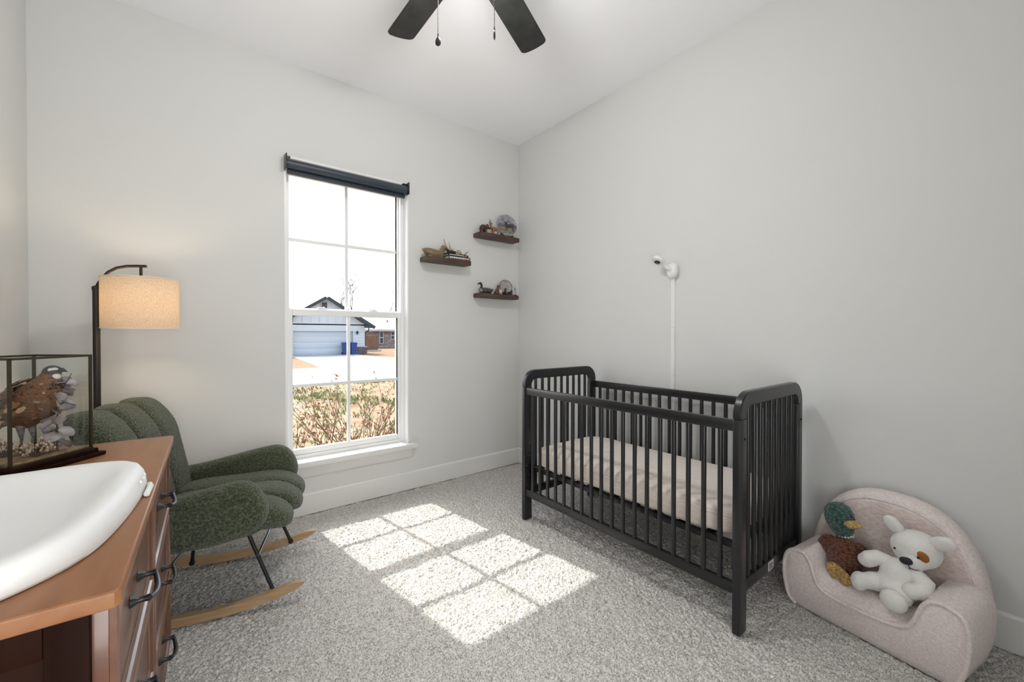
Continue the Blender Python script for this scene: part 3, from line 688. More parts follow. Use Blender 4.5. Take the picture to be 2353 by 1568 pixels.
mat('bulb_lit', (1, 1, 1), .4, emit=(1, .80, .55), estr=LAMP_W/(PI*.0108))
b = nb(); ell(b, (SX, SY, 1.250), (.027, .027, .036)); obj('bulb', b, 'bulb_lit', t)
b = nb(); tube(b, [(SX, SY, 1.284), (SX, SY, 1.352)], .013, 14); obj('socket', b, 'bronze', t)

# ================================================================== dresser
DH, DW, DD = .77, 1.036, .462
t = thing('dresser', 'reddish-brown wooden dresser with black bow handles along the left wall', 'dresser', (-.0495, 1.262, 0), R(-2.05))
# local: y runs along the front (near end negative), x=0 is the front edge of the top, body goes to -x
b = nb(); prism(b, [(-DD, -DW/2), (-.006, -DW/2), (0, -DW/2+.006), (0, DW/2-.006), (-.006, DW/2), (-DD, DW/2)], .024, Tm(0, 0, DH-.012), .004); obj('top', b, 'cherry_top', t)
fx = -.034                                                    # plane of the face frame
ye = DW/2-.026
for s in (-1, 1):
    b = nb(); y1 = s*ye; bx(b, -DD+.01, fx, y1-s*.02, y1, .10, DH-.024, .002)
    pn = obj('side_panel', b, 'cherry_dark', t)
    b = nb(); bx(b, -.075, fx+.001, y1-s*.003, y1+s*.0025, .10, DH-.024, .002); bx(b, -DD+.01, -DD+.06, y1-s*.003, y1+s*.0025, .10, DH-.024, .002)
    bx(b, -DD+.06, -.075, y1-s*.003, y1+s*.0025, DH-.075, DH-.024, .002); bx(b, -DD+.06, -.075, y1-s*.003, y1+s*.0025, .10, .16, .002); obj('side_frame', b, 'cherry_dark', pn)
    for x in (-.055, -DD+.04):
        b = nb(); loft(b, [[(x+q*sx, y1-s*.025+q*sy, z) for sx, sy in ((-1, -1), (1, -1), (1, 1), (-1, 1))] for q, z in ((.016, .002), (.027, .105))]); obj('leg', b, 'cherry_dark', t, False)
b = nb(); bx(b, -DD+.01, -DD+.02, -ye+.02, ye-.02, .10, DH-.024); obj('back_panel', b, 'cherry_dark', t, False)
b = nb()                                                      # face frame: stiles and rails
rows = [(.540, .734), (.330, .524), (.124, .314)]
for y0, y1 in ((-ye, -ye+.022), (-.016, .016), (ye-.022, ye)): bx(b, fx-.02, fx, y0, y1, .10, DH-.024)
for z0, z1 in ((.10, .121), (.317, .327), (.527, .537), (.736, .746)): bx(b, fx-.019, fx-.0008, -ye+.001, ye-.001, z0, z1)
obj('face_frame', b, 'cherry', t, False)
def handle_mesh():
    b = nb(); hw = .048
    for s in (-1, 1):
        lathe(b, [(.0105, 0), (.0095, .003), (.0055, .010), (.0048, .018), (.0062, .026)], 12, Tm(0, s*hw, 0) @ Rm(R(90), 'Y'))
    pts = [(.024+.008*math.cos(PI*q/2.2), hw*1.02*q, -.010*(1-q*q)) for q in [-1+.1*k for k in range(21)]]
    tube(b, pts, [.0042+.0012*(1-abs(1-.1*k)) for k in range(21)], 10); m_ = finish(b); m_.materials.append(MATS['black_metal']); return m_
hm = handle_mesh()
for y0, y1 in ((-ye+.016, -.014), (.014, ye-.016)):
    for z0, z1 in rows:
        dr = thing('drawer', '', ''); del dr['label'], dr['category']; dr.parent = t; dr.location = (fx, (y0+y1)/2, (z0+z1)/2)
        w, h_ = (y1-y0)/2, (z1-z0)/2
        b = nb(); bx(b, -.018, .017, -w, w, -h_, h_, .002); obj('drawer_front', b, 'cherry', dr)
        b = nb(); fwid = .026                                  # raised moulding round the panel
        prof = [(0, .017), (.0015, .0245), (.006, .0265), (.010, .0245), (.013, .0205), (.019, .0195), (.022, .0175), (fwid, .0172)]
        cs = [(-1, -1), (1, -1), (1, 1), (-1, 1)]
        loft(b, [[Vector((hx, sx*(w-o), sz*(h_-o))) for sx, sz in cs] for o, hx in prof], False); obj('moulding', b, 'cherry', dr, True, 25)
        inst('handle', hm, dr, Tm(.018, 0, .004))

# ================================================================== changing pad
t = thing('changing_pad', 'smooth white contoured changing pad on the dresser top', 'changing pad', (-.30, 1.0, DH))
ol = smooth_poly([(.237, .235), (.180, .275), (.05, .285), (-.10, .282), (-.20, .262), (-.236, .20), (-.236, 0), (-.225, -.16), (-.16, -.235), (-.02, -.250), (.075, -.230), (.140, -.185), (.188, -.120), (.214, 0), (.228, .12)], 3)
cxp, cyp = 0.0, .02
b = nb(); rings = []
for s, f in ((1.0, 0.0), (1.004, .12), (1.0, .38), (.985, .66), (.955, .88), (.915, .985), (.87, 1.0), (.81, .93), (.73, .72), (.62, .50), (.48, .36), (.3, .29), (.12, .27), (.01, .265)):
    ring = []
    for x, y in ol:
        a = (y+.25)/.53; e = max(0, (x-.05)/.18)
        Hh = .038+.018*max(0, min(1, a))**1.4+.004*e
        lip = 0
        ring.append((cxp+(x-cxp)*s, cyp+(y-cyp)*s, .002+Hh*f))
    rings.append(ring)
loft(b, rings); obj('pad_shell', b, 'pad_white', t, True, 80)
for x, y in ((.233, .185), (.234, .155), (.231, .125)):
    b = nb(); lathe(b, [(.0035, 0), (.0035, .002), (.0005, .003)], 10, Tm(x-.003, y, .035) @ Rm(R(70), 'Y')); obj('snap', b, 'white_plastic', t)
b = nb(); tube(b, [(.238, .20, .0075), (.241, .17, .012), (.237, .13, .0075)], .0055, 8); obj('strap_tab', b, 'pad_white', t)
# ================================================================== toddler sofa and plush toys
SR = R(-101); SL = (1.9178, .4014, 0)
t = thing('toddler_sofa', 'small pale pink sherpa toddler sofa on the carpet beside the crib', 'sofa', SL, SR)
# local: x to the right of the photograph, y to the wall, z up
half = [(.212, .004), (.238, .018), (.250, .055), (.257, .095), (.260, .135), (.258, .170), (.250, .198), (.236, .216), (.216, .226), (.194, .228), (.176, .222), (.163, .204), (.154, .178), (.146, .150), (.136, .126), (.120, .110), (.095, .102), (.05, .098)]
def asym(x, z): return (x*1.10 if x > 0 else x, z+(.030*max(0, x/.25)*min(1, z/.15) if z > .05 else 0))
prof = [asym(-x, z) for x, z in half] + [asym(x, z) for x, z in half[::-1]]
def sofa_ring(y, k):                                           # k pulls the section in at the rounded front edge
    o = []
    for x, z in prof:
        q = max(0, 1-abs(x)/.19)**.5
        zz = z + (.055*min(1, max(0, y-.004)/.055)*min(1, q*1.6) if z > .06 else 0) + (.012*min(1, y/.2) if z > .15 else 0)
        o.append(Vector((x*(1-.5*k), y, zz*(1-k)+.11*k if z > .01 else z+.004*k)))
    return o
b = nb(); loft(b, [sofa_ring(y, k) for y, k in ((0.0, .06), (.003, .028), (.010, .010), (.022, 0), (.04, 0), (.06, 0), (.10, 0), (.15, 0), (.19, 0), (.225, 0))])
obj('seat_base', b, 'sherpa', t, True, 80)
b = nb(); fr = sofa_ring(.0015, .018)
def chaikin_open(P, it):
    P = [Vector(p) for p in P]
    for _ in range(it):
        Q = [P[0]]
        for i in range(len(P)-1): Q += [P[i].lerp(P[i+1], .25), P[i].lerp(P[i+1], .75)]
        P = Q+[P[-1]]
    return P
tube(b, chaikin_open(fr, 1), .0074, 8); obj('piping', b, 'sherpa', t, True, 80)
def back_outline(s, dz=0):
    o = []
    for k in range(0, 25):
        a = PI*k/24; o.append((.008-.268*s*sgn(math.cos(a), .82), max(.03, .10 + dz + (.385*s)*sgn(math.sin(a), .80))))
    return [(-.245*s, .006)] + o + [(.245*s, .006)]
b = nb(); rings = []
for s, y in ((.93, .192), (.965, .196), (.985, .206), (1.0, .222), (1.0, .248), (.985, .266), (.95, .276)):
    rings.append([Vector((x, y+.035*max(0, z-.15)/.35, z)) for x, z in back_outline(s)])
loft(b, rings); obj('backrest', b, 'sherpa', t, True, 80)
b = nb(); rings = []                                           # soft inner cushion of the back
for s, y in ((.90, .196), (.88, .186), (.80, .181), (.6, .180), (.3, .181), (.02, .182)):
    rings.append([Vector((x*(s/.90), y+.035*max(0, z2-.15)/.35+.012*(1-s)*0, z2)) for x, z2 in [(q[0], .16+(q[1]-.16)*(s/.9)) for q in back_outline(.90)]])
loft(b, rings); obj('back_cushion', b, 'sherpa_inner', t, True, 80)
b = nb(); tube(b, chaikin_open([Vector((x, .1925+.035*max(0, z-.15)/.35, z)) for x, z in back_outline(.925)][1:-1], 1), .0040, 8); obj('piping', b, 'sherpa', t, True, 80)

# white plush dog
t = thing('plush_dog', 'white plush dog with one brown eye patch slumped on the little sofa', 'plush toy', SL, SR)
b = nb(); ell(b, (.084, .092, .240), (.056, .052, .068)); ell(b, (.080, .084, .208), (.064, .058, .052)); obj('body', fuse(b, .0042, 5), 'plush_white', t)
def limb(name, pts, rad, tip, ts):
    b = nb(); tube(b, pts, rad, 16); ell(b, pts[0], (rad[0],)*3); ell(b, pts[-1], (rad[-1],)*3); ell(b, tip, ts); obj(name, fuse(b, .0036, 4), 'plush_white', t)
limb('arm', [(.052, .090, .284), (.026, .084, .286), (.004, .078, .272)], [.022, .026, .028], (-.006, .076, .262), (.027, .021, .025))
limb('arm', [(.130, .088, .276), (.156, .080, .258), (.154, .060, .238)], [.023, .028, .029], (.134, .048, .230), (.028, .023, .026))
limb('leg', [(.050, .070, .206), (.020, .056, .204), (-.002, .046, .196)], [.034, .031, .026], (-.010, .036, .193), (.026, .028, .034))
limb('leg', [(.100, .062, .200), (.106, .040, .196), (.102, .028, .190)], [.034, .033, .028], (.098, .012, .187), (.039, .024, .037))
HM = Tm(.118, .124, .350) @ Rm(R(-20), 'Y') @ Rm(R(20), 'X') @ Rm(R(-8), 'Z')
b = nb(); sell(b, (0, 0, 0), (.066, .056, .060), .8, .85, HM, 28, 18); ell(b, (-.002, -.036, -.018), (.042, .034, .036), HM); ell(b, (0, -.008, .032), (.048, .042, .034), HM)
hd = obj('head', fuse(b, .004, 5), 'plush_white', t)
for c, s_, ry in (((-.030, .006, .084), (.024, .014, .035), -14), ((.088, .004, .030), (.037, .014, .025), -10)):
    b = nb(); M = HM @ Tm(*c) @ Rm(R(ry), 'Y'); sell(b, (0, 0, 0), s_, .8, .8, M, 20, 14)
    for k in range(5): ell(b, (s_[0]*.55*math.cos(k*1.3), -.003, s_[2]*.7*math.sin(k*1.3)), (.009, .009, .009), M, 10, 8)
    obj('ear', fuse(b, .003, 3), 'plush_white', t)
b = nb(); sell(b, (-.006, -.0685, -.004), (.0185, .009, .0130), .8, .8, HM, 16, 10); obj('nose', b, 'black_soft', hd)
b = nb(); ell(b, (.037, -.0465, .012), (.0165, .0080, .0205), HM @ Rm(R(10), 'Y')); pt = obj('eye_patch', b, 'plush_patch', hd)
b = nb(); ell(b, (.029, -.0545, .006), (.0045, .0030, .0048), HM); obj('eye', b, 'black_soft', hd)
b = nb(); ell(b, (-.034, -.0480, .026), (.0038, .0032, .0038), HM); obj('eye', b, 'black_soft', hd)
b = nb(); tube(b, [HM @ Vector(p) for p in ((-.006, -.0710, -.014), (-.006, -.0690, -.030), (-.016, -.0640, -.038), (-.026, -.056, -.038))], .0016, 6)
tube(b, [HM @ Vector(p) for p in ((-.006, -.0690, -.030), (.005, -.0655, -.037), (.015, -.060, -.037))], .0012, 6); obj('mouth', b, 'black_soft', hd)

# crocheted duck
t = thing('plush_duck', 'crocheted mallard duck toy with green head and brown body on the sofa', 'plush toy', SL, SR)
b = nb(); lathe(b, [(.012, .152), (.038, .158), (.053, .182), (.058, .213), (.052, .248), (.038, .278), (.028, .296), (.024, .304)], 28, Tm(-.094, .122, 0) @ Tm(0, 0, .2) @ Rm(R(6), 'X') @ Tm(0, 0, -.2)); obj('body', b, 'yarn_brown', t, True, 80)
DM = Tm(-.100, .132, .300) @ Rm(R(-13), 'Y') @ Rm(R(4), 'X')
b = nb(); lathe(b, [(.026, 0), (.032, .012), (.042, .032), (.0485, .056), (.0495, .082), (.043, .107), (.026, .124), (.002, .131)], 28, DM); dh = obj('head', b, 'yarn_green', t, True, 80)
b = nb()
for k in range(18):
    a = 2*PI*k/18; ell(b, (.0285*math.cos(a), .0285*math.sin(a), .001+.002*(k % 2)), (.0042, .0042, .0045), DM, 8, 6)
obj('white_collar', b, 'yarn_white', t)
b = nb(); sell(b, (.060, -.038, .062), (.030, .021, .0145), 1, 1, DM @ Tm(.0, .0, 0) @ Rm(R(0), 'Z')); obj('bill', b, 'yarn_yellow', dh, True, 80)
for p in ((.014, -.0480, .076), (.048, -.009, .084)): b = nb(); ell(b, p, (.0035, .0035, .008), DM); obj('eye', b, 'black_soft', dh)
for s, c, ang in ((-1, (-.146, .106, .254), 34), (1, (-.042, .132, .250), -38)):
    b = nb(); sell(b, (0, 0, 0), (.033, .019, .046), .9, .9, Tm(*c) @ Rm(R(ang), 'Y') @ Rm(R(10), 'X'), 20, 14); obj('wing', b, 'yarn_brown', t, True, 80)
for c, ry, rx in (((-.100, .056, .184), 40, -20), ((-.064, .048, .174), 55, 10)):
    M = Tm(*c) @ Rm(R(ry), 'Y') @ Rm(R(rx), 'X'); b = nb()
    sell(b, (0, 0, 0), (.031, .011, .024), .9, .8, M, 24, 12, lambda p: Vector((p.x, p.y, p.z*(1+.35*p.x/.031+.12*math.cos(p.z*330))))); obj('foot', b, 'yarn_yellow', t, True, 80)

# ================================================================== glass display case with a mounted quail
CA = math.atan2(.138, .115); CB = (-.323, 1.593, .77)
t = thing('display_case', 'glass display case with thin dark brass frame on the dresser', 'display case', CB, CA)
hx, hy, z0, z1 = .090, .080, .022, .279
b = nb(); prism(b, rrect(2*hx+.044, 2*hy+.044, .004, 2), .010, Tm(0, 0, .0055), .002); prism(b, rrect(2*hx+.022, 2*hy+.022, .003, 2), .012, Tm(0, 0, .0155), .002); obj('base', b, 'cherry_dark', t)
mat('moss_floor', (.24, .16, .09), .95, var=((.32, .22, .13), (.14, .085, .045)), vscale=55, bump=.8, bscale=80, bdist=.006)
b = nb(); bx(b, -hx+.003, hx-.003, -hy+.003, hy-.003, .0215, .030, .003); obj('floor_panel', b, 'moss_floor', t)
b = nb(); w = .0027
for sx in (-1, 1):
    for sy in (-1, 1): bx(b, sx*hx-w, sx*hx+w, sy*hy-w, sy*hy+w, z0, z1)
for z in (z0+.002, z1-.002):
    for sy in (-1, 1): bx(b, -hx-w, hx+w, sy*hy-w, sy*hy+w, z-w, z+w)
    for sx in (-1, 1): bx(b, sx*hx-w, sx*hx+w, -hy-w, hy+w, z-w, z+w)
obj('brass_frame', b, 'brass_dark', t, False)
for a in ((-hx, hx, -hy-.001, -hy+.001, z0, z1), (-hx, hx, hy-.001, hy+.001, z0, z1), (-hx-.001, -hx+.001, -hy, hy, z0, z1), (hx-.001, hx+.001, -hy, hy, z0, z1), (-hx, hx, -hy, hy, z1-.003, z1-.001)):
    b = nb(); bx(b, *a); obj('pane', b, 'case_glass', t, False)
# the quail (coordinates are world offsets from the case, so its root is not turned)
QB = (-.323, 1.593, .7995)
q = thing('mounted_quail', 'mounted brown bobwhite quail with white-striped head inside the glass case', 'bird', QB)
dz = -.0295
def P0(x, y, z): return Vector((x, y, z+dz))
def P(x, y, z): return Vector((.050+(x-.056)*.92, -.002+(y+.038)*.92, z+dz))
mat('feather', (.13, .060, .025), .8, var=((.035, .022, .015), (.20, .088, .034), (.09, .05, .028), (.40, .29, .19)), vscale=70, vstretch=(1, 1, 1.5), bump=.6, bscale=150, bdist=.004, lo=.32, hi=.72)
mat('feather_grey', (.20, .18, .16), .85, var=((.26, .24, .215), (.12, .105, .095)), vscale=90, bump=.4, bscale=150)
mat('feather_black', (.030, .027, .027), .8, var=((.025, .022, .022), (.25, .24, .22)), vscale=160, lo=.56, hi=.64)
mat('feather_dark', (.055, .046, .045), .8); mat('feather_white', (.70, .68, .64), .8)
b = nb()
ax = P(.052, -.040, .186)-P(-.030, .018, .128); 
tube(b, [P(-.042, .028, .112), P(-.028, .019, .120), P(-.008, .004, .134), P(.018, -.016, .154), P(.036, -.028, .176), P(.046, -.034, .202), P(.054, -.037, .222), P(.056, -.036, .238), P(.058, -.038, .250)], [.014, .030, .044, .050, .046, .034, .023, .016, .006], 24)
ell(b, P(-.004, .004, .122), (.034, .034, .032)); ell(b, P(.020, -.014, .138), (.036, .036, .036))
bd = obj('body', fuse(b, .0030, 6), 'feather', q)
b = nb(); ell(b, P(.058, -.039, .238), (.0185, .0175, .0165)); tube(b, [P(.055, -.037, .238), P(.050, -.033, .222), P(.047, -.030, .212)], [.0165, .0165, .017], 16); obj('head', fuse(b, .002, 5), 'feather_dark', q)
b = nb(); tube(b, [P(.066, -.045, .240), P(.080, -.054, .2425), P(.091, -.061, .2375)], [.0075, .0055, .0008], 10); obj('beak', b, 'black_soft', q)
eye = P(.0655, -.0535, .2395)
b = nb(); tube(b, [P(.073, -.0525, .243), P(.066, -.0555, .246), P(.056, -.0545, .244), P(.048, -.0475, .234), P(.046, -.0430, .224)], [.0022, .0035, .0040, .0035, .0015], 8); obj('eyebrow_stripe', b, 'feather_white', q)
b = nb(); ell(b, P(.0665, -.0495, .2255), (.0095, .0085, .0085)); obj('throat', b, 'feather_white', q)
b = nb(); ell(b, eye, (.0024, .0024, .0024)); obj('eye', b, 'black_soft', q)
b = nb(); rng = random.Random(6)
for k in range(120):
    a = rng.uniform(0, 2*PI); zz = rng.uniform(.196, .219); r = .0265-.35*(zz-.200)
    p = P(.0535+r*math.cos(a), -.0385+r*math.sin(a), zz); ell(b, p, (.0023, .0023, .0034), None, 6, 5)
o = obj('collar_speckle', b, 'feather_black', q); o['kind'] = 'stuff'
# wing and back feathers laid like shingles
def feather_mesh(l, w):
    b = nb(); pts = [(0, -w*.5), (l*.5, -w), (l*.9, -w*.6), (l, 0), (l*.9, w*.6), (l*.5, w), (0, w*.5)]
    prism(b, pts, .0012); m_ = finish(b); return m_
dirb = (P(-.030, .018, .128)-P(.044, -.036, .184)).normalized()
fm = []
for k, c in enumerate(((.26, .115, .042), (.065, .038, .024), (.46, .33, .21), (.15, .075, .035))):
    m_ = feather_mesh(.024, .0060); m_.materials.append(mat('feather_tone_%d' % k, c, .8)); fm.append(m_)
side = dirb.cross(Vector((0, 0, 1))).normalized(); upb = side.cross(dirb).normalized()
rng = random.Random(12)
for r in range(11):
    f = r/10; c = P(.032, -.026, .176).lerp(P(-.026, .017, .122), f); rad = .0535 if f < .6 else .0535-.018*(f-.6)/.4
    for k in range(13):
        a = R(-118+236*k/12+rng.uniform(-6, 6)); nrm = side*math.sin(a)+upb*math.cos(a)
        if f < .25 and math.cos(a) > .75: pass
        p = c+nrm*(rad+.001); X = (dirb*.97+nrm*.10).normalized(); Y = nrm.cross(X).normalized(); Z = X.cross(Y)
        M = Matrix(((X.x, Y.x, Z.x, p.x), (X.y, Y.y, Z.y, p.y), (X.z, Y.z, Z.z, p.z), (0, 0, 0, 1)))
        inst('feather', fm[rng.choice((0, 0, 1, 1, 1, 2, 3, 3))], q, M)
for k in range(7):
    a = R(-30+10*k); X = (dirb*math.cos(a)+side*math.sin(a)*.6).normalized(); Y = Vector((0, 0, 1)).cross(X).normalized(); Z = X.cross(Y); p = P(-.034, .022, .128)
    if k == 0: m_ = feather_mesh(.020, .0065); m_.materials.append(MATS['feather_grey']); tf = m_
    inst('tail_feather', tf, q, Matrix(((X.x, Y.x, Z.x, p.x), (X.y, Y.y, Z.y, p.y), (X.z, Y.z, Z.z, p.z), (0, 0, 0, 1))))
for s in (-1, 1):
    o_ = side*s*.013; a0 = P(.000, -.006, .120)+o_; a1 = P(.004, -.010, .066)+o_; a2 = P(.000, -.006, .036)+o_
    b = nb(); tube(b, [a0, a0.lerp(a1, .5), a1, a2], [.012, .008, .0028, .0026], 10)
    for a in (-25, 5, 35): d = Vector((math.cos(R(-38+a)), math.sin(R(-38+a)), 0)); tube(b, [a2, a2+d*.018+Vector((0, 0, -.005))], [.0024, .0012], 6)
    obj('leg', b, 'feather_grey', q)
# dried plants inside the case
mat('eucalyptus', (.36, .32, .325), .6, var=((.48, .44, .46), (.22, .17, .16)), vscale=28)
mat('twig', (.085, .05, .03), .8); mat('dried_cream', (.55, .44, .32), .85, var=((.68, .56, .43), (.30, .19, .12)), vscale=60)
e = thing('dried_eucalyptus', 'dried grey-purple eucalyptus stem standing before the quail in the case', 'dried plant', (-.323+.062, 1.593-.016, .7995))
E0 = Vector((.062, -.016, 0))
stem = [P0(.062, -.016, .032)-E0, P0(.061, -.015, .075)-E0, P0(.062, -.015, .130)-E0, P0(.067, -.012, .180)-E0, P0(.079, -.008, .212)-E0, P0(.087, -.006, .232)-E0]
b = nb(); tube(b, stem, [.0022, .002, .0018, .0014, .001, .0008], 7); obj('stem', b, 'twig', e)
def leaf_mesh(l, w, cup):
    b = nb(); rows_ = []
    for i in range(7):
        u = i/6; ww = w*math.sin(PI*min(1, u*.92+.05))**.6; rows_.append([b.verts.new((l*u, ww*s, cup*(s*s)*w+.10*l*math.sin(u*2.2))) for s in (-1, -.5, 0, .5, 1)])
    for i in range(6):
        for j in range(4): b.faces.new((rows_[i][j], rows_[i+1][j], rows_[i+1][j+1], rows_[i][j+1]))
    bmesh.ops.solidify(b, geom=b.faces[:], thickness=.0008); return finish(b, True, 80)
lm = []
for l, w in ((.034, .017), (.026, .014), (.017, .010)): m_ = leaf_mesh(l, w, .35); m_.materials.append(MATS['eucalyptus']); lm.append(m_)
rng = random.Random(21)
def along(P_, f):
    i = min(int(f*(len(P_)-1)), len(P_)-2); return P_[i].lerp(P_[i+1], f*(len(P_)-1)-i)
for k in range(40):
    f = .04+.95*k/39
    if f > .80: continue
    p = along(stem, f); a = 2.4*k+rng.uniform(-.4, .4); el = rng.uniform(-.8, .9)
    d = Vector((math.cos(a)*math.cos(el), math.sin(a)*math.cos(el), math.sin(el)))
    if f > .5 and d.x*.785-d.y*.619 < -.1: d = Vector((-d.x, -d.y, d.z))
    M = Matrix.Translation(p) @ d.to_track_quat('X', 'Z').to_matrix().to_4x4() @ Rm(rng.uniform(-.8, .8), 'X')
    tip = Vector(E0)+p+d*.030; lx = tip.x*math.cos(CA)+tip.y*math.sin(CA); ly = -tip.x*math.sin(CA)+tip.y*math.cos(CA)
    if abs(lx) > hx-.006 or abs(ly) > hy-.006:
        d = -d; M = Matrix.Translation(p) @ d.to_track_quat('X', 'Z').to_matrix().to_4x4()
        tip = Vector(E0)+p+d*.030; lx = tip.x*math.cos(CA)+tip.y*math.sin(CA); ly = -tip.x*math.sin(CA)+tip.y*math.cos(CA)
        if abs(lx) > hx-.004 or abs(ly) > hy-.004: continue
    inst('leaf', lm[0 if f < .55 else (1 if f < .85 else 2)], e, M)
def filler(x, y, lab, seed, n):
    f = thing('dried_filler', lab, 'dried plant', (-.323+x, 1.593+y, .7995), 0, 'dried sprays in the glass case')
    rng = random.Random(seed); b = nb(); bl = nb()
    for k in range(n):
        a = rng.uniform(0, 2*PI); e_ = rng.uniform(.5, 1.3); l = rng.uniform(.025, .050); d = Vector((math.cos(a)*math.cos(e_), math.sin(a)*math.cos(e_), math.sin(e_)))
        tube(b, [Vector((0, 0, 0)), d*l*.6, d*l], [.0011, .0009, .0007], 5)
        for j in range(4):
            c = d*l*rng.uniform(.6, 1.05)+Vector((rng.uniform(-1, 1), rng.uniform(-1, 1), rng.uniform(-1, 1)))*.006; ell(bl, c, (.0028, .0028, .0034), None, 6, 5)
    o = obj('sprig', b, 'twig', f); o['kind'] = 'stuff'; o = obj('blossom', bl, 'dried_cream', f); o['kind'] = 'stuff'
filler(.030, -.050, 'cream dried flower spray at the quail’s feet near the front glass', 1, 20)
filler(-.030, -.010, 'cream dried flower spray behind the front brass post', 2, 20)
# ================================================================== wall camera and cable cover
t = thing('baby_monitor', 'white baby camera on a short arm mounted on the right wall', 'camera', (XR, 1.330, 1.478))
b = nb(); sell(b, (-.018, 0, 0), (.024, .034, .045), .8, .8, None, 24, 16); obj('wall_mount', b, 'white_plastic', t)
b = nb(); tube(b, [(-.035, .004, .004), (-.062, .024, .030), (-.078, .039, .048)], [.014, .0125, .012], 16); obj('arm', b, 'white_plastic', t)
hM = Tm(-.088, .047, .058) @ Vector((-.55, .25, -.8)).to_track_quat('-Z', 'Y').to_matrix().to_4x4()
b = nb(); lathe(b, [(.004, .020), (.022, .0185), (.034, .011), (.038, .0), (.036, -.009), (.030, -.013), (.004, -.014)], 28, hM); hd = obj('head', b, 'white_plastic', t)
b = nb(); sell(b, (0, 0, -.0135), (.024, .015, .0025), .7, .9, hM, 24, 8); ls = obj('lens_panel', b, 'black_plastic', hd)
b = nb(); lathe(b, [(.007, -.0155), (.006, -.0175), (.001, -.018)], 14, hM); obj('lens', b, 'dark_glass', ls)
t = thing('cable_cover', 'thin white cable cover running down the wall from the camera', 'cable cover', (XR, 1.335, .30))
for k, (za, zb) in enumerate(((0, .27), (.2715, .56), (.5615, .845), (.8465, 1.135))):
    b = nb(); loft(b, [[Vector((-x, y, z)) for x, y in ((0, -.0135), (.006, -.013), (.0095, -.009), (.0095, .009), (.006, .013), (0, .0135))] for z in (za, zb)]); obj('cover_section', b, 'white_plastic', t)

# ================================================================== floating shelves
def shelf(x0, x1, z, dpt, lab):
    w = x1-x0; t = thing('floating_shelf', lab, 'shelf', ((x0+x1)/2, YW, z), 0, 'floating shelves in the corner')
    b = nb(); bx(b, -w/2, w/2, -dpt, -.014, -.034, 0, .002); obj('ledge', b, 'shelf_wood', t)
    b = nb(); bx(b, -w/2+.004, w/2-.004, -.014, -.001, -.030, -.003, .001); obj('wall_cleat', b, 'shelf_wood', t); return t
SD = .108
shelf(1.338, 1.713, 1.661, SD, 'dark wooden floating shelf holding the duck decoy and books')
shelf(1.797, 2.186, 1.902, SD, 'dark wooden floating shelf, highest of the three, in the corner')
shelf(1.797, 2.190, 1.428, SD-.014, 'dark wooden floating shelf, lowest of the three, with the goose decoy')
mat('decoy_wood', (.22, .145, .072), .5, var=((.29, .20, .105), (.13, .08, .04)), vscale=30, vstretch=(1, 6, 6))
mat('antler', (.42, .31, .185), .55, var=((.52, .41, .27), (.26, .17, .09)), vscale=25)
mat('paper', (.66, .64, .59), .8, var=((.72, .70, .66), (.52, .50, .45)), vscale=300, vstretch=(1, 1, 4))
mat('cover_black', (.015, .015, .016), .5); mat('cover_grey', (.155, .165, .165), .55); mat('cover_red', (.24, .11, .10), .55); mat('ink_white', (.70, .68, .62), .7)
mat('figure_brown', (.060, .026, .020), .45); mat('figure_tan', (.30, .135, .055), .5, var=((.36, .175, .075), (.19, .075, .03)), vscale=40)
mat('goose_grey', (.060, .062, .055), .5, var=((.11, .112, .10), (.028, .029, .026)), vscale=60); mat('goose_breast', (.30, .29, .22), .6, var=((.45, .43, .34), (.08, .08, .06)), vscale=140)
mat('figure_dog', (.12, .060, .048), .5); mat('figure_white', (.62, .61, .57), .5, var=((.68, .67, .63), (.42, .38, .31)), vscale=35)
mat('figure_black', (.010, .010, .011), .4); mat('plate_rim', (.20, .19, .185), .25, coat=.5); mat('owl_white', (.52, .52, .54), .4)
# --- middle shelf: duck decoy
z = 1.661
t = thing('duck_decoy', 'carved wooden duck decoy on the middle shelf', 'decoy', (1.435, YW-.058, z))
def dk(p): return Vector(p)
b = nb(); tube(b, [(-.105, 0, .052), (-.090, 0, .050), (-.070, 0, .043), (-.03, 0, .034), (.02, 0, .030), (.050, 0, .030), (.068, 0, .032)], [.003, .014, .027, .034, .032, .026, .010], 18, .92)
bx(b, -.06, .055, -.022, .022, .001, .012, .004)
tube(b, [(.045, 0, .042), (.054, 0, .066), (.066, 0, .082)], [.021, .016, .017], 14); ell(b, (.072, 0, .084), (.024, .017, .018))
obj('body', fuse(b, .0030, 4), 'decoy_wood', t)
b = nb(); tube(b, [(.086, 0, .080), (.105, 0, .068), (.122, 0, .061)], [.009, .008, .003], 10, .5); obj('bill', b, 'cover_black', t)
# books
def book(name, lab, x0, x1, y0, y1, z0, h, cov, group, lines=0, band=None):
    t = thing(name, lab, 'book', ((x0+x1)/2, (y0+y1)/2, z0), 0, group); w = (x1-x0)/2; d = (y1-y0)/2
    b = nb(); bx(b, -w+.002, w-.002, -d+.006, d-.001, .0025, h-.0025); obj('pages', b, 'paper', t, False)
    b = nb(); bx(b, -w, w, -d, d, 0, .0025); bx(b, -w, w, -d, d, h-.0025, h); bx(b, -w, w, -d, -d+.004, 0, h); cv = obj('cover', b, cov, t, False)
    if lines:
        b = nb(); rng = random.Random(len(lab)); x = -w+.012
        while x < w*.55:
            l = rng.uniform(.006, .014); bx(b, x, x+l, -d-.0006, -d+.001, h*.32, h*.70); x += l+.003
        bx(b, w*.62, w*.86, -d-.0006, -d+.001, h*.40, h*.62); obj('spine_lettering', b, 'ink_white', cv, False)
    if band: b = nb(); bx(b, w*.25, w*.78, -d-.0005, -d+.001, .001, h-.001); obj('spine_band', b, band, cv, False)
    return t
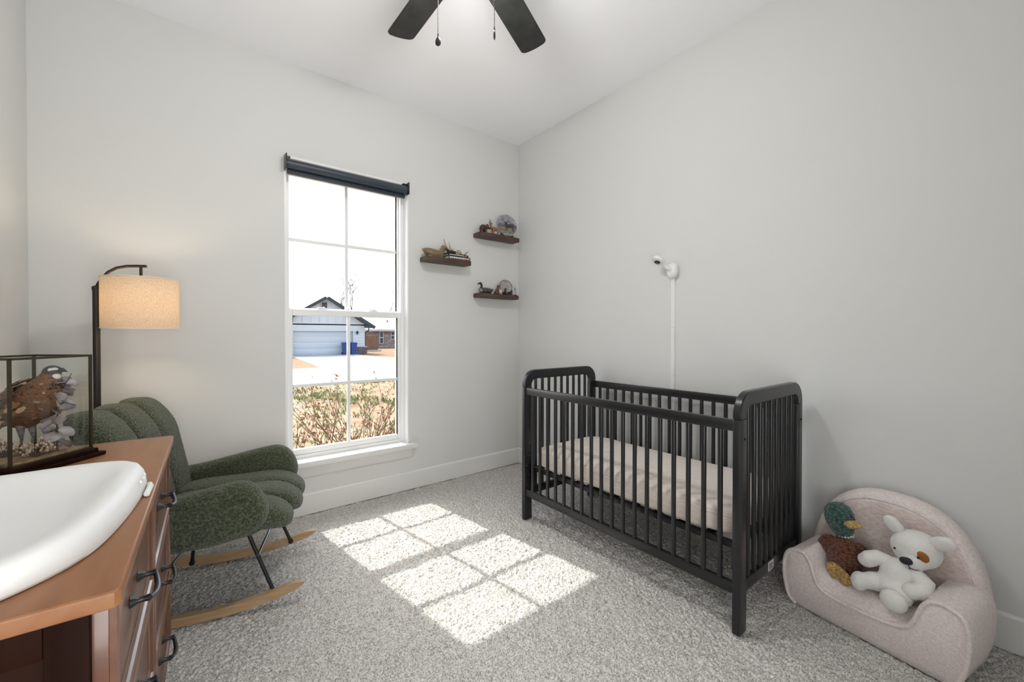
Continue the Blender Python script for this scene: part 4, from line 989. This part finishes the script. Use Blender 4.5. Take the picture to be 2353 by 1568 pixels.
BG = 'books on the middle shelf'
book('book', 'thick grey book with red spine band at the bottom of the shelf stack', 1.520, 1.708, YW-.104, YW-.012, z, .024, 'cover_grey', BG, 1, 'cover_red')
book('book', 'black book with white spine lettering, second in the shelf stack', 1.517, 1.692, YW-.101, YW-.015, z+.0243, .016, 'cover_black', BG, 1)
book('book', 'slim dark book with white pages, topmost in the shelf stack', 1.511, 1.585, YW-.096, YW-.022, z+.0406, .020, 'cover_black', BG)
def antler(lab, pts, tines, loc, zoff):
    t = thing('antler', lab, 'antler', loc, 0, 'antlers on the books')
    b = nb(); n_ = len(pts); tube(b, pts, [.0085-.0055*i/(n_-1) for i in range(n_)], 10)
    ell(b, pts[0], (.010, .011, .011))
    for a, c, d in tines: tube(b, [a, c, d], [.0060, .0045, .0012], 8)
    obj('beam', fuse(b, .0020, 2), 'antler', t)
zb = z+.0406
antler('shed antler lying right on the black book', [(-.060, 0, .011), (-.030, .004, .024), (-.004, .004, .022), (.026, 0, .010), (.050, -.004, .007)], [((-.020, .003, .024), (-.006, .006, .038), (.014, .004, .046)), ((.020, 0, .012), (.012, .004, .030), (.008, .004, .042)), ((.045, -.003, .008), (.062, -.006, .026), (.086, -.010, .048))], (1.636, YW-.060, zb), 0)
antler('upright forked antler between the decoy and the books', [(.012, 0, .010), (-.014, 0, .016), (-.030, .01, .034), (-.042, .012, .062), (-.050, .014, .092)], [((.004, 0, .012), (-.008, -.002, .040), (-.018, -.004, .070))], (1.560, YW-.062, zb+.0202), 0)
# --- top shelf
z = 1.902
t = thing('elephant_figurine', 'small dark brown elephant figurine on the top shelf', 'figurine', (1.858, YW-.060, z)); t.scale = (1.3, 1.3, 1.3)
b = nb(); ell(b, (0, 0, .036), (.025, .016, .019)); ell(b, (.026, 0, .044), (.014, .012, .014))
for x in (-.015, .012):
    for y in (-.008, .008): tube(b, [(x, y, .032), (x, y, .0005)], [.007, .0055], 10)
tube(b, [(.034, 0, .040), (.046, 0, .036), (.056, 0, .044), (.064, 0, .052)], [.007, .0055, .0045, .003], 10); tube(b, [(-.023, 0, .040), (-.029, 0, .026), (-.031, 0, .014)], [.003, .002, .0012], 8)
obj('body', fuse(b, .0022, 3), 'figure_brown', t)
for s in (-1, 1): b = nb(); sell(b, (.020, s*.014, .044), (.010, .0025, .013), 1, 1, Rm(R(s*14), 'Z')); obj('ear', b, 'figure_brown', t)
t = thing('antelope_figurine', 'tan long-horned antelope figurine beside the elephant', 'figurine', (1.945, YW-.074, z))
b = nb(); ell(b, (.012, 0, .046), (.030, .013, .016)); tube(b, [(-.014, 0, .050), (-.026, 0, .066), (-.030, 0, .080)], [.012, .009, .007], 12); ell(b, (-.025, -.003, .084), (.012, .007, .008))
for x, y in ((-.008, .006), (-.006, -.006), (.033, .006), (.035, -.006)): tube(b, [(x, y, .042), (x+.002, y, .022), (x, y, .0005)], [.008, .0042, .0036], 8)
obj('body', fuse(b, .0022, 3), 'figure_tan', t)
for s in (-1, 1): b = nb(); tube(b, [(-.032, s*.003, .089), (-.038+.014*(s > 0), s*.006, .104), (-.048+.036*(s > 0), s*.008, .120)], [.0028, .0022, .0008], 8); obj('horn', b, 'figure_brown', t)
b = nb(); tube(b, [(-.036, 0, .088), (-.048, 0, .094)], [.003, .001], 8); obj('ear', b, 'figure_brown', t)
b = nb(); sell(b, (0, 0, .013), (.009, .009, .013), .9, .9, None, 14, 10); o = obj('pale_egg', b, 'owl_white'); o.location = (1.952, YW-.095, z); tag(o, 'tiny pale egg-shaped ornament under the antelope', 'ornament')
def plate_stand(t, r, m):
    b = nb(); tube(b, [(-r*.62, -.020, .012), (-r*.40, -.024, .005), (0, -.026, .004), (r*.40, -.024, .005), (r*.62, -.020, .012)], [.009, .0085, .005, .0085, .009], 10); obj('stand_foot', b, m, t)
    for s in (-1, 1): b = nb(); tube(b, [(s*r*.45, -.030, .026), (s*r*.45, -.026, .006), (s*r*.42, .006, .005), (s*r*.34, .012, .060)], .0035, 8); obj('stand_arm', b, m, t)
def plate(name, lab, loc, r, deer, rimm):
    t = thing(name, lab, 'plate', loc, R(-10)); tl = Tm(0, -.018, .008+r) @ Rm(R(90-11), 'X')
    b = nb(); lathe(b, [(.001, -.003), (r*.7, -.003), (r, .003), (r, .0055), (r*.78, .001), (r*.72, -.0005), (.001, -.0005)], 40, tl); pl_ = obj('plate', b, rimm, t, True, 30)
    return t, tl, pl_
mat('pl_sky', (.30, .29, .33), .25, var=((.40, .39, .42), (.20, .19, .23)), vscale=22, vstretch=(1, 1, 3), coat=.4)
mat('pl_hill', (.115, .105, .125), .3, coat=.4); mat('pl_grass', (.20, .185, .15), .3, var=((.28, .26, .21), (.11, .10, .08)), vscale=60, coat=.4); mat('pl_deer', (.045, .042, .040), .3, coat=.4)
t, tl, p0 = plate('collector_plate', 'round collector plate with an antlered deer scene on a black stand', (2.092, YW-.046, z), .092, True, 'pl_sky')
def disc_part(name, poly, h, m, par, sc=1.48):
    b = nb(); prism(b, poly, .0010, tl @ Tm(0, 0, h) @ Matrix.Diagonal((sc, sc, 1, 1))); return obj(name, b, m, par, False)
rr = .0585
disc_part('painted_hills', [(rr*math.cos(R(a)), rr*math.sin(R(a))) for a in range(180, 361, 12)]+[(.045, .012), (.03, .016), (.012, .006), (-.01, .008), (-.03, .002), (-.045, .008)], .0035, 'pl_hill', p0)
disc_part('painted_grass', [(.0590*math.cos(R(a)), .0590*math.sin(R(a))) for a in range(195, 346, 10)]+[(.03, -.014), (0, -.018), (-.03, -.012)], .0046, 'pl_grass', p0)
b = nb(); MM = tl @ Tm(0, 0, .0056) @ Matrix.Diagonal((1.48, 1.48, 1, 1))
for c, s in (((.014, -.004), (.026, .012)), ((-.006, .010), (.008, .010))): prism(b, [(c[0]+s[0]*math.cos(R(a)), c[1]+s[1]*math.sin(R(a))) for a in range(0, 360, 24)], .001, MM)
for x0, x1 in ((-.008, -.010), (.000, -.002), (.030, .032), (.036, .038)): prism(b, [(x0-.002, -.008), (x0+.003, -.008), (x1+.002, -.034), (x1-.001, -.034)], .001, MM)
for s in (-1, 1):
    c = -.006
    for k in range(5): prism(b, [(c+s*(.004+.005*k), .018+.002*k*k*.5), (c+s*(.004+.005*k), .0195+.002*k*k*.5), (c+s*(.009+.005*k), .0195+.002*(k+1)**2*.5), (c+s*(.009+.005*k), .018+.002*(k+1)**2*.5)], .001, MM)
    prism(b, [(c+s*.014, .024), (c+s*.0155, .024), (c+s*.0145, .036), (c+s*.0135, .036)], .001, MM)
obj('painted_deer', b, 'pl_deer', p0, False); plate_stand(t, .088, 'figure_black')
b = nb(); prism(b, [(.045*math.cos(R(a)), .009*math.sin(R(a))) for a in range(0, 360, 20)], .004, Tm(0, -.036, .020) @ RX, .001); obj('name_plaque', b, 'owl_white', t)
# --- low shelf
z = 1.428
t = thing('goose_decoy', 'dark grey goose decoy at the left end of the lowest shelf', 'decoy', (1.882, YW-.052, z))
b = nb(); tube(b, [(-.052, 0, .022), (-.038, 0, .022), (-.01, 0, .026), (.030, 0, .026), (.058, 0, .030), (.078, 0, .038)], [.010, .020, .025, .024, .016, .004], 18, .9); bx(b, -.04, .05, -.014, .014, .001, .010, .003); obj('body', fuse(b, .0028, 4), 'goose_grey', t)
b = nb(); tube(b, [(-.042, 0, .030), (-.036, 0, .050), (-.036, 0, .066), (-.042, 0, .076)], [.012, .0095, .0085, .009], 12); ell(b, (-.048, 0, .080), (.013, .009, .0095)); tube(b, [(-.056, 0, .079), (-.070, 0, .073), (-.078, 0, .070)], [.006, .0045, .002], 10); obj('neck_and_head', fuse(b, .0022, 3), 'figure_black', t)
b = nb(); ell(b, (-.046, 0, .024), (.014, .020, .018)); obj('breast', b, 'goose_breast', t)
def sitdog(lab, loc, m, rz, sc):
    t = thing('dog_figurine', lab, 'figurine', loc, R(rz), 'dog figurines on the lowest shelf')
    b = nb(); S = sc
    tube(b, [(-.016*S, 0, .010*S), (-.006*S, 0, .028*S), (.006*S, 0, .046*S), (.008*S, 0, .058*S)], [.013*S, .012*S, .009*S, .008*S], 12); ell(b, (.012*S, 0, .063*S), (.011*S, .009*S, .009*S)); tube(b, [(.016*S, 0, .062*S), (.027*S, 0, .059*S)], [.006*S, .004*S], 10)
    for s in (-1, 1): tube(b, [(.008*S, s*.006*S, .038*S), (.014*S, s*.006*S, .002*S)], [.005*S, .0036*S], 8); ell(b, (-.006*S, s*.009*S, .010*S), (.014*S, .006*S, .0095*S))
    tube(b, [(-.020*S, 0, .006*S), (-.034*S, 0, .004*S)], [.004*S, .002*S], 8)
    obj('body', fuse(b, .0020, 3), m, t)
    for s in (-1, 1): b = nb(); sell(b, (.008*S, s*.0085*S, .062*S), (.004*S, .002*S, .008*S)); obj('ear', b, m, t)
sitdog('reddish-brown sitting dog figurine beside the goose decoy', (1.988, YW-.066, z), 'figure_dog', 0, 1.08)
t = thing('animal_figurine', 'small cream animal figurine between the dog figurines', 'figurine', (2.030, YW-.052, z))
b = nb(); ell(b, (0, 0, .028), (.019, .012, .015)); ell(b, (-.014, 0, .042), (.010, .008, .009))
for x in (-.011, .011):
    for y in (-.006, .006): tube(b, [(x, y, .022), (x, y, .0005)], .004, 8)
obj('body', fuse(b, .0022, 3), 'figure_white', t)
t = thing('spaniel_figurine', 'brown and black spaniel figurine in front of the small plate', 'figurine', (2.066, YW-.072, z))
b = nb(); ell(b, (0, 0, .022), (.013, .010, .020)); 
for s in (-1, 1): tube(b, [(.006, s*.005, .014), (.009, s*.005, .0005)], .004, 8)
obj('body', fuse(b, .0020, 3), 'figure_black', t); b = nb(); ell(b, (.002, 0, .048), (.012, .009, .011)); tube(b, [(.008, 0, .048), (.019, 0, .046)], [.006, .004], 10); obj('head', fuse(b, .0018, 3), 'figure_dog', t)
b = nb(); ell(b, (.008, 0, .032), (.007, .007, .010)); obj('white_bib', b, 'figure_white', t)
t = thing('terrier_figurine', 'black standing dog figurine beneath the small plate', 'figurine', (2.108, YW-.076, z))
b = nb(); ell(b, (0, 0, .020), (.018, .0085, .009)); ell(b, (.020, 0, .033), (.009, .007, .009)); tube(b, [(.013, 0, .022), (.018, 0, .032)], .007, 10); tube(b, [(.024, 0, .031), (.031, 0, .029)], [.005, .003], 8)
for x in (-.012, .012):
    for y in (-.005, .005): tube(b, [(x, y, .018), (x, y, .0005)], .0036, 8)
tube(b, [(-.015, 0, .022), (-.022, 0, .032)], [.003, .0015], 8); obj('body', fuse(b, .0018, 3), 'figure_black', t)
mat('pl_pale', (.36, .345, .33), .2, var=((.44, .42, .40), (.26, .245, .235)), vscale=45, coat=.5)
t, tl, p1_ = plate('small_plate', 'small pale grey plate with dark rim on the lowest shelf', (2.092, YW-.030, z), .060, False, 'plate_rim')
disc_part('painted_centre', [(.052*math.cos(R(a)), .052*math.sin(R(a))) for a in range(0, 360, 15)], .0026, 'pl_pale', p1_, 1.0); plate_stand(t, .046, 'figure_black')
t = thing('owl_figurine', 'white speckled owl figurine at the right end of the lowest shelf', 'figurine', (2.166, YW-.056, z), R(8)); t.scale = (1.3, 1.3, 1.3)
b = nb(); sell(b, (0, 0, .032), (.0165, .013, .0315), .62, .75, None, 24, 16); obj('body', b, 'owl_white', t)
for k in range(8): a = 2*PI*k/8; b = nb(); ell(b, (.009*math.cos(a), -.0125, .038+.010*math.sin(a)), (.0021, .0014, .0026), None, 8, 6); obj('speckle', b, 'figure_black', t)
b = nb(); ell(b, (0, -.0130, .038), (.0028, .0012, .0028), None, 8, 6); obj('beak', b, 'figure_black', t)
b = nb(); ell(b, (.009, -.011, .004), (.006, .006, .0035), None, 10, 6); obj('foot', b, 'figure_black', t)
b = nb(); bx(b, -.006, .006, -.0128, -.0118, .020, .0215); obj('mark', b, 'figure_black', t, False)
